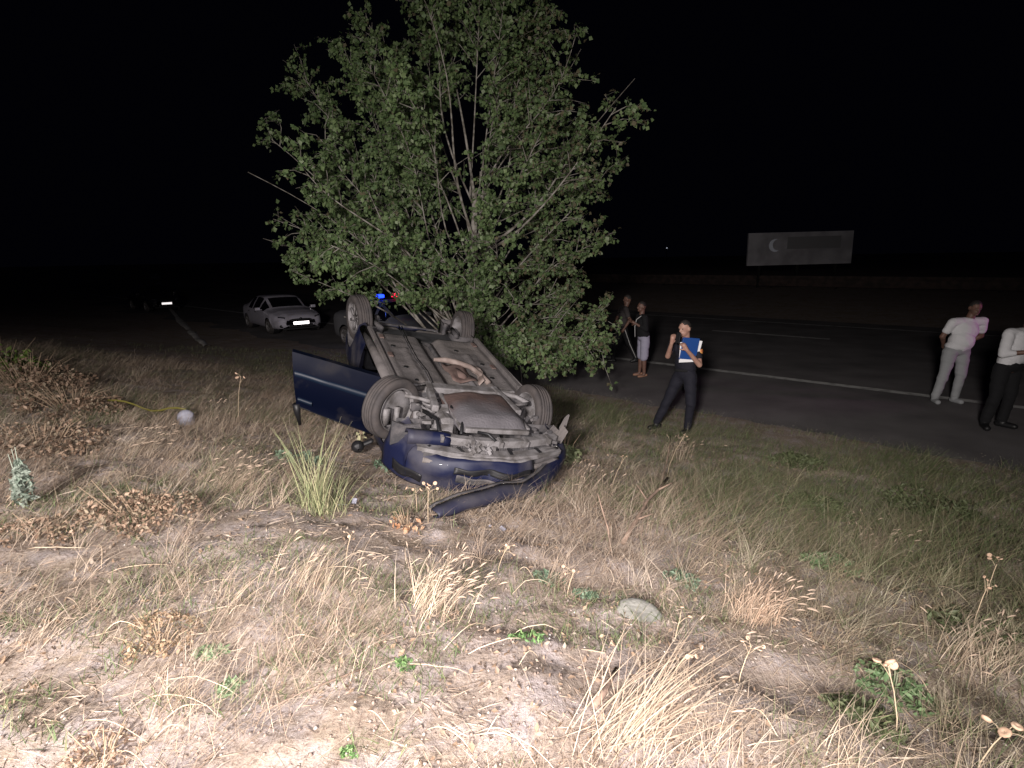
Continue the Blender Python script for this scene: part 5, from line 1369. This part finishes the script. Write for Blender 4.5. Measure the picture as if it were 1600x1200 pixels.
# man in white t-shirt, hands behind
person('man in white t-shirt and light grey trousers standing on the white edge line, arms behind', (7.88, 10.15, 0), (-.15, -1),
    dict(head=(.21, -.03, 1.60), neck=(.17, 0, 1.44), chest=(.13, 0, 1.20), pelvis=(.06, 0, .92), shR=(-.06, .0, 1.37), shL=(.38, .0, 1.38), elR=(-.15, .06, 1.12), wrR=(-.04, .17, .98), elL=(.44, .07, 1.12), wrL=(.30, .18, .98),
         hipR=(-.04, 0, .88), hipL=(.15, 0, .88), knR=(-.11, -.03, .48), anR=(-.17, .0, .09), toeR=(-.21, -.13, .04), knL=(.15, -.03, .48), anL=(.13, .0, .09), toeL=(.14, -.13, .04)),
    'whitecloth', 'greycloth', 'greycloth', skin='skindark', hair='hair', sleeve=.6, belly=.03, headface=(-.1, -1, -.25))
person('man in white shirt, dark trousers and cap standing with folded arms at the right edge', (7.33, 8.55, 0), (.35, -.94),
    dict(head=(.36, .0, 1.62), neck=(.33, 0, 1.46), chest=(.27, 0, 1.22), pelvis=(.16, 0, .93), shR=(.08, -.02, 1.38), shL=(.50, .10, 1.38), elR=(-.02, -.10, 1.10), wrR=(.20, -.27, 1.16), elL=(.54, .0, 1.1), wrL=(.28, -.24, 1.20),
         hipR=(.06, -.02, .89), hipL=(.26, .05, .89), knR=(.0, -.06, .48), anR=(-.03, .0, .09), toeR=(-.10, -.14, .04), knL=(.26, .02, .48), anL=(.24, .06, .09), toeL=(.30, -.08, .04)),
    'whitecloth', 'blackcloth', 'shoe', skin='skindark', sleeve=1.35, cap_=True, headface=(.5, -.85, -.15))

for o in scene.objects:   # broad build of the two men at the right
    if o.name.startswith('person') and o.parent is None and o.location.x > 7: o.scale = (1.18, 1.12, 1.07)

# ------------------------------------------------------------------ far side of the road
bb = empty('billboard', (19.6, 40, 0)); bb.rotation_euler = (0, 0, 0)
tag(bb, 'pale roadside billboard with a dark strip and white crescent, far across the road', 'billboard')
b_ = MB(); b_.box((0, 0, 3.12), (7.05, .18, 2.15), (0, -.012, 0)); b_.build('panel', M['board'], bb)
b_ = MB(); b_.box((.90, -.10, 3.50), (3.6, .03, .80), (0, -.012, 0)); b_.build('dark_strip', M['boarddark'], bb)
cr = MB(); pts = []
n = 20
for i in range(n + 1):
    a = R(75) + R(210) * i / n; pts.append((.42 * math.cos(a), .42 * math.sin(a)))
for i in range(n + 1):
    a = R(285) - R(210) * i / n; pts.append((.16 + .34 * math.cos(a), .04 + .36 * math.sin(a)))
cr.prism([(x - 1.72, z + 3.33) for x, z in pts], -.14, -.10, 'XZ'); cr.build('crescent_emblem', M['boardpale'], bb)
for x in (-2.6, 0, 2.6):
    MB().box((x, .15, 1.2), (.16, .16, 3.2)).build('post', M['post'], bb)
gr = empty('guard_rail', (0, 0, 0)); tag(gr, 'low reddish guard rail running along the far side of the road', 'guard rail')
z_ = .55
b_ = MB(); b_.sheet([[(*rp(41 + o1, t), z_ + o2 + .45) for t in range(-38, 40, 4)] for o1, o2 in ((0, -.34), (-.04, -.2), (0, -.08), (0, .08), (-.04, .2), (0, .34))]); b_.build('rail', M['rail'], gr, solid=.02)
for t in range(-38, 40, 4):
    p = rp(41.08, t); MB().box((p[0], p[1], z_ + .1), (.1, .1, .8), (0, 0, .75)).build('post', M['post'], gr)
# distant lamp on a mast
dl_ = empty('distant_lamp', (39.77, 150, 0)); tag(dl_, 'tiny distant white lamp above the far side of the road', 'lamp')
MB().box((0, 0, 1.9), (.14, .14, 6.0)).build('mast', M['post'], dl_)
MB().lathe([(-.14, .01), (-.1, .12), (0, .16), (.1, .12), (.14, .01)], (0, 0, 4.95), 'Z', 10).build('lamp_head', emit('far_lamp', (.8, .85, 1.0), .5), dl_, True)
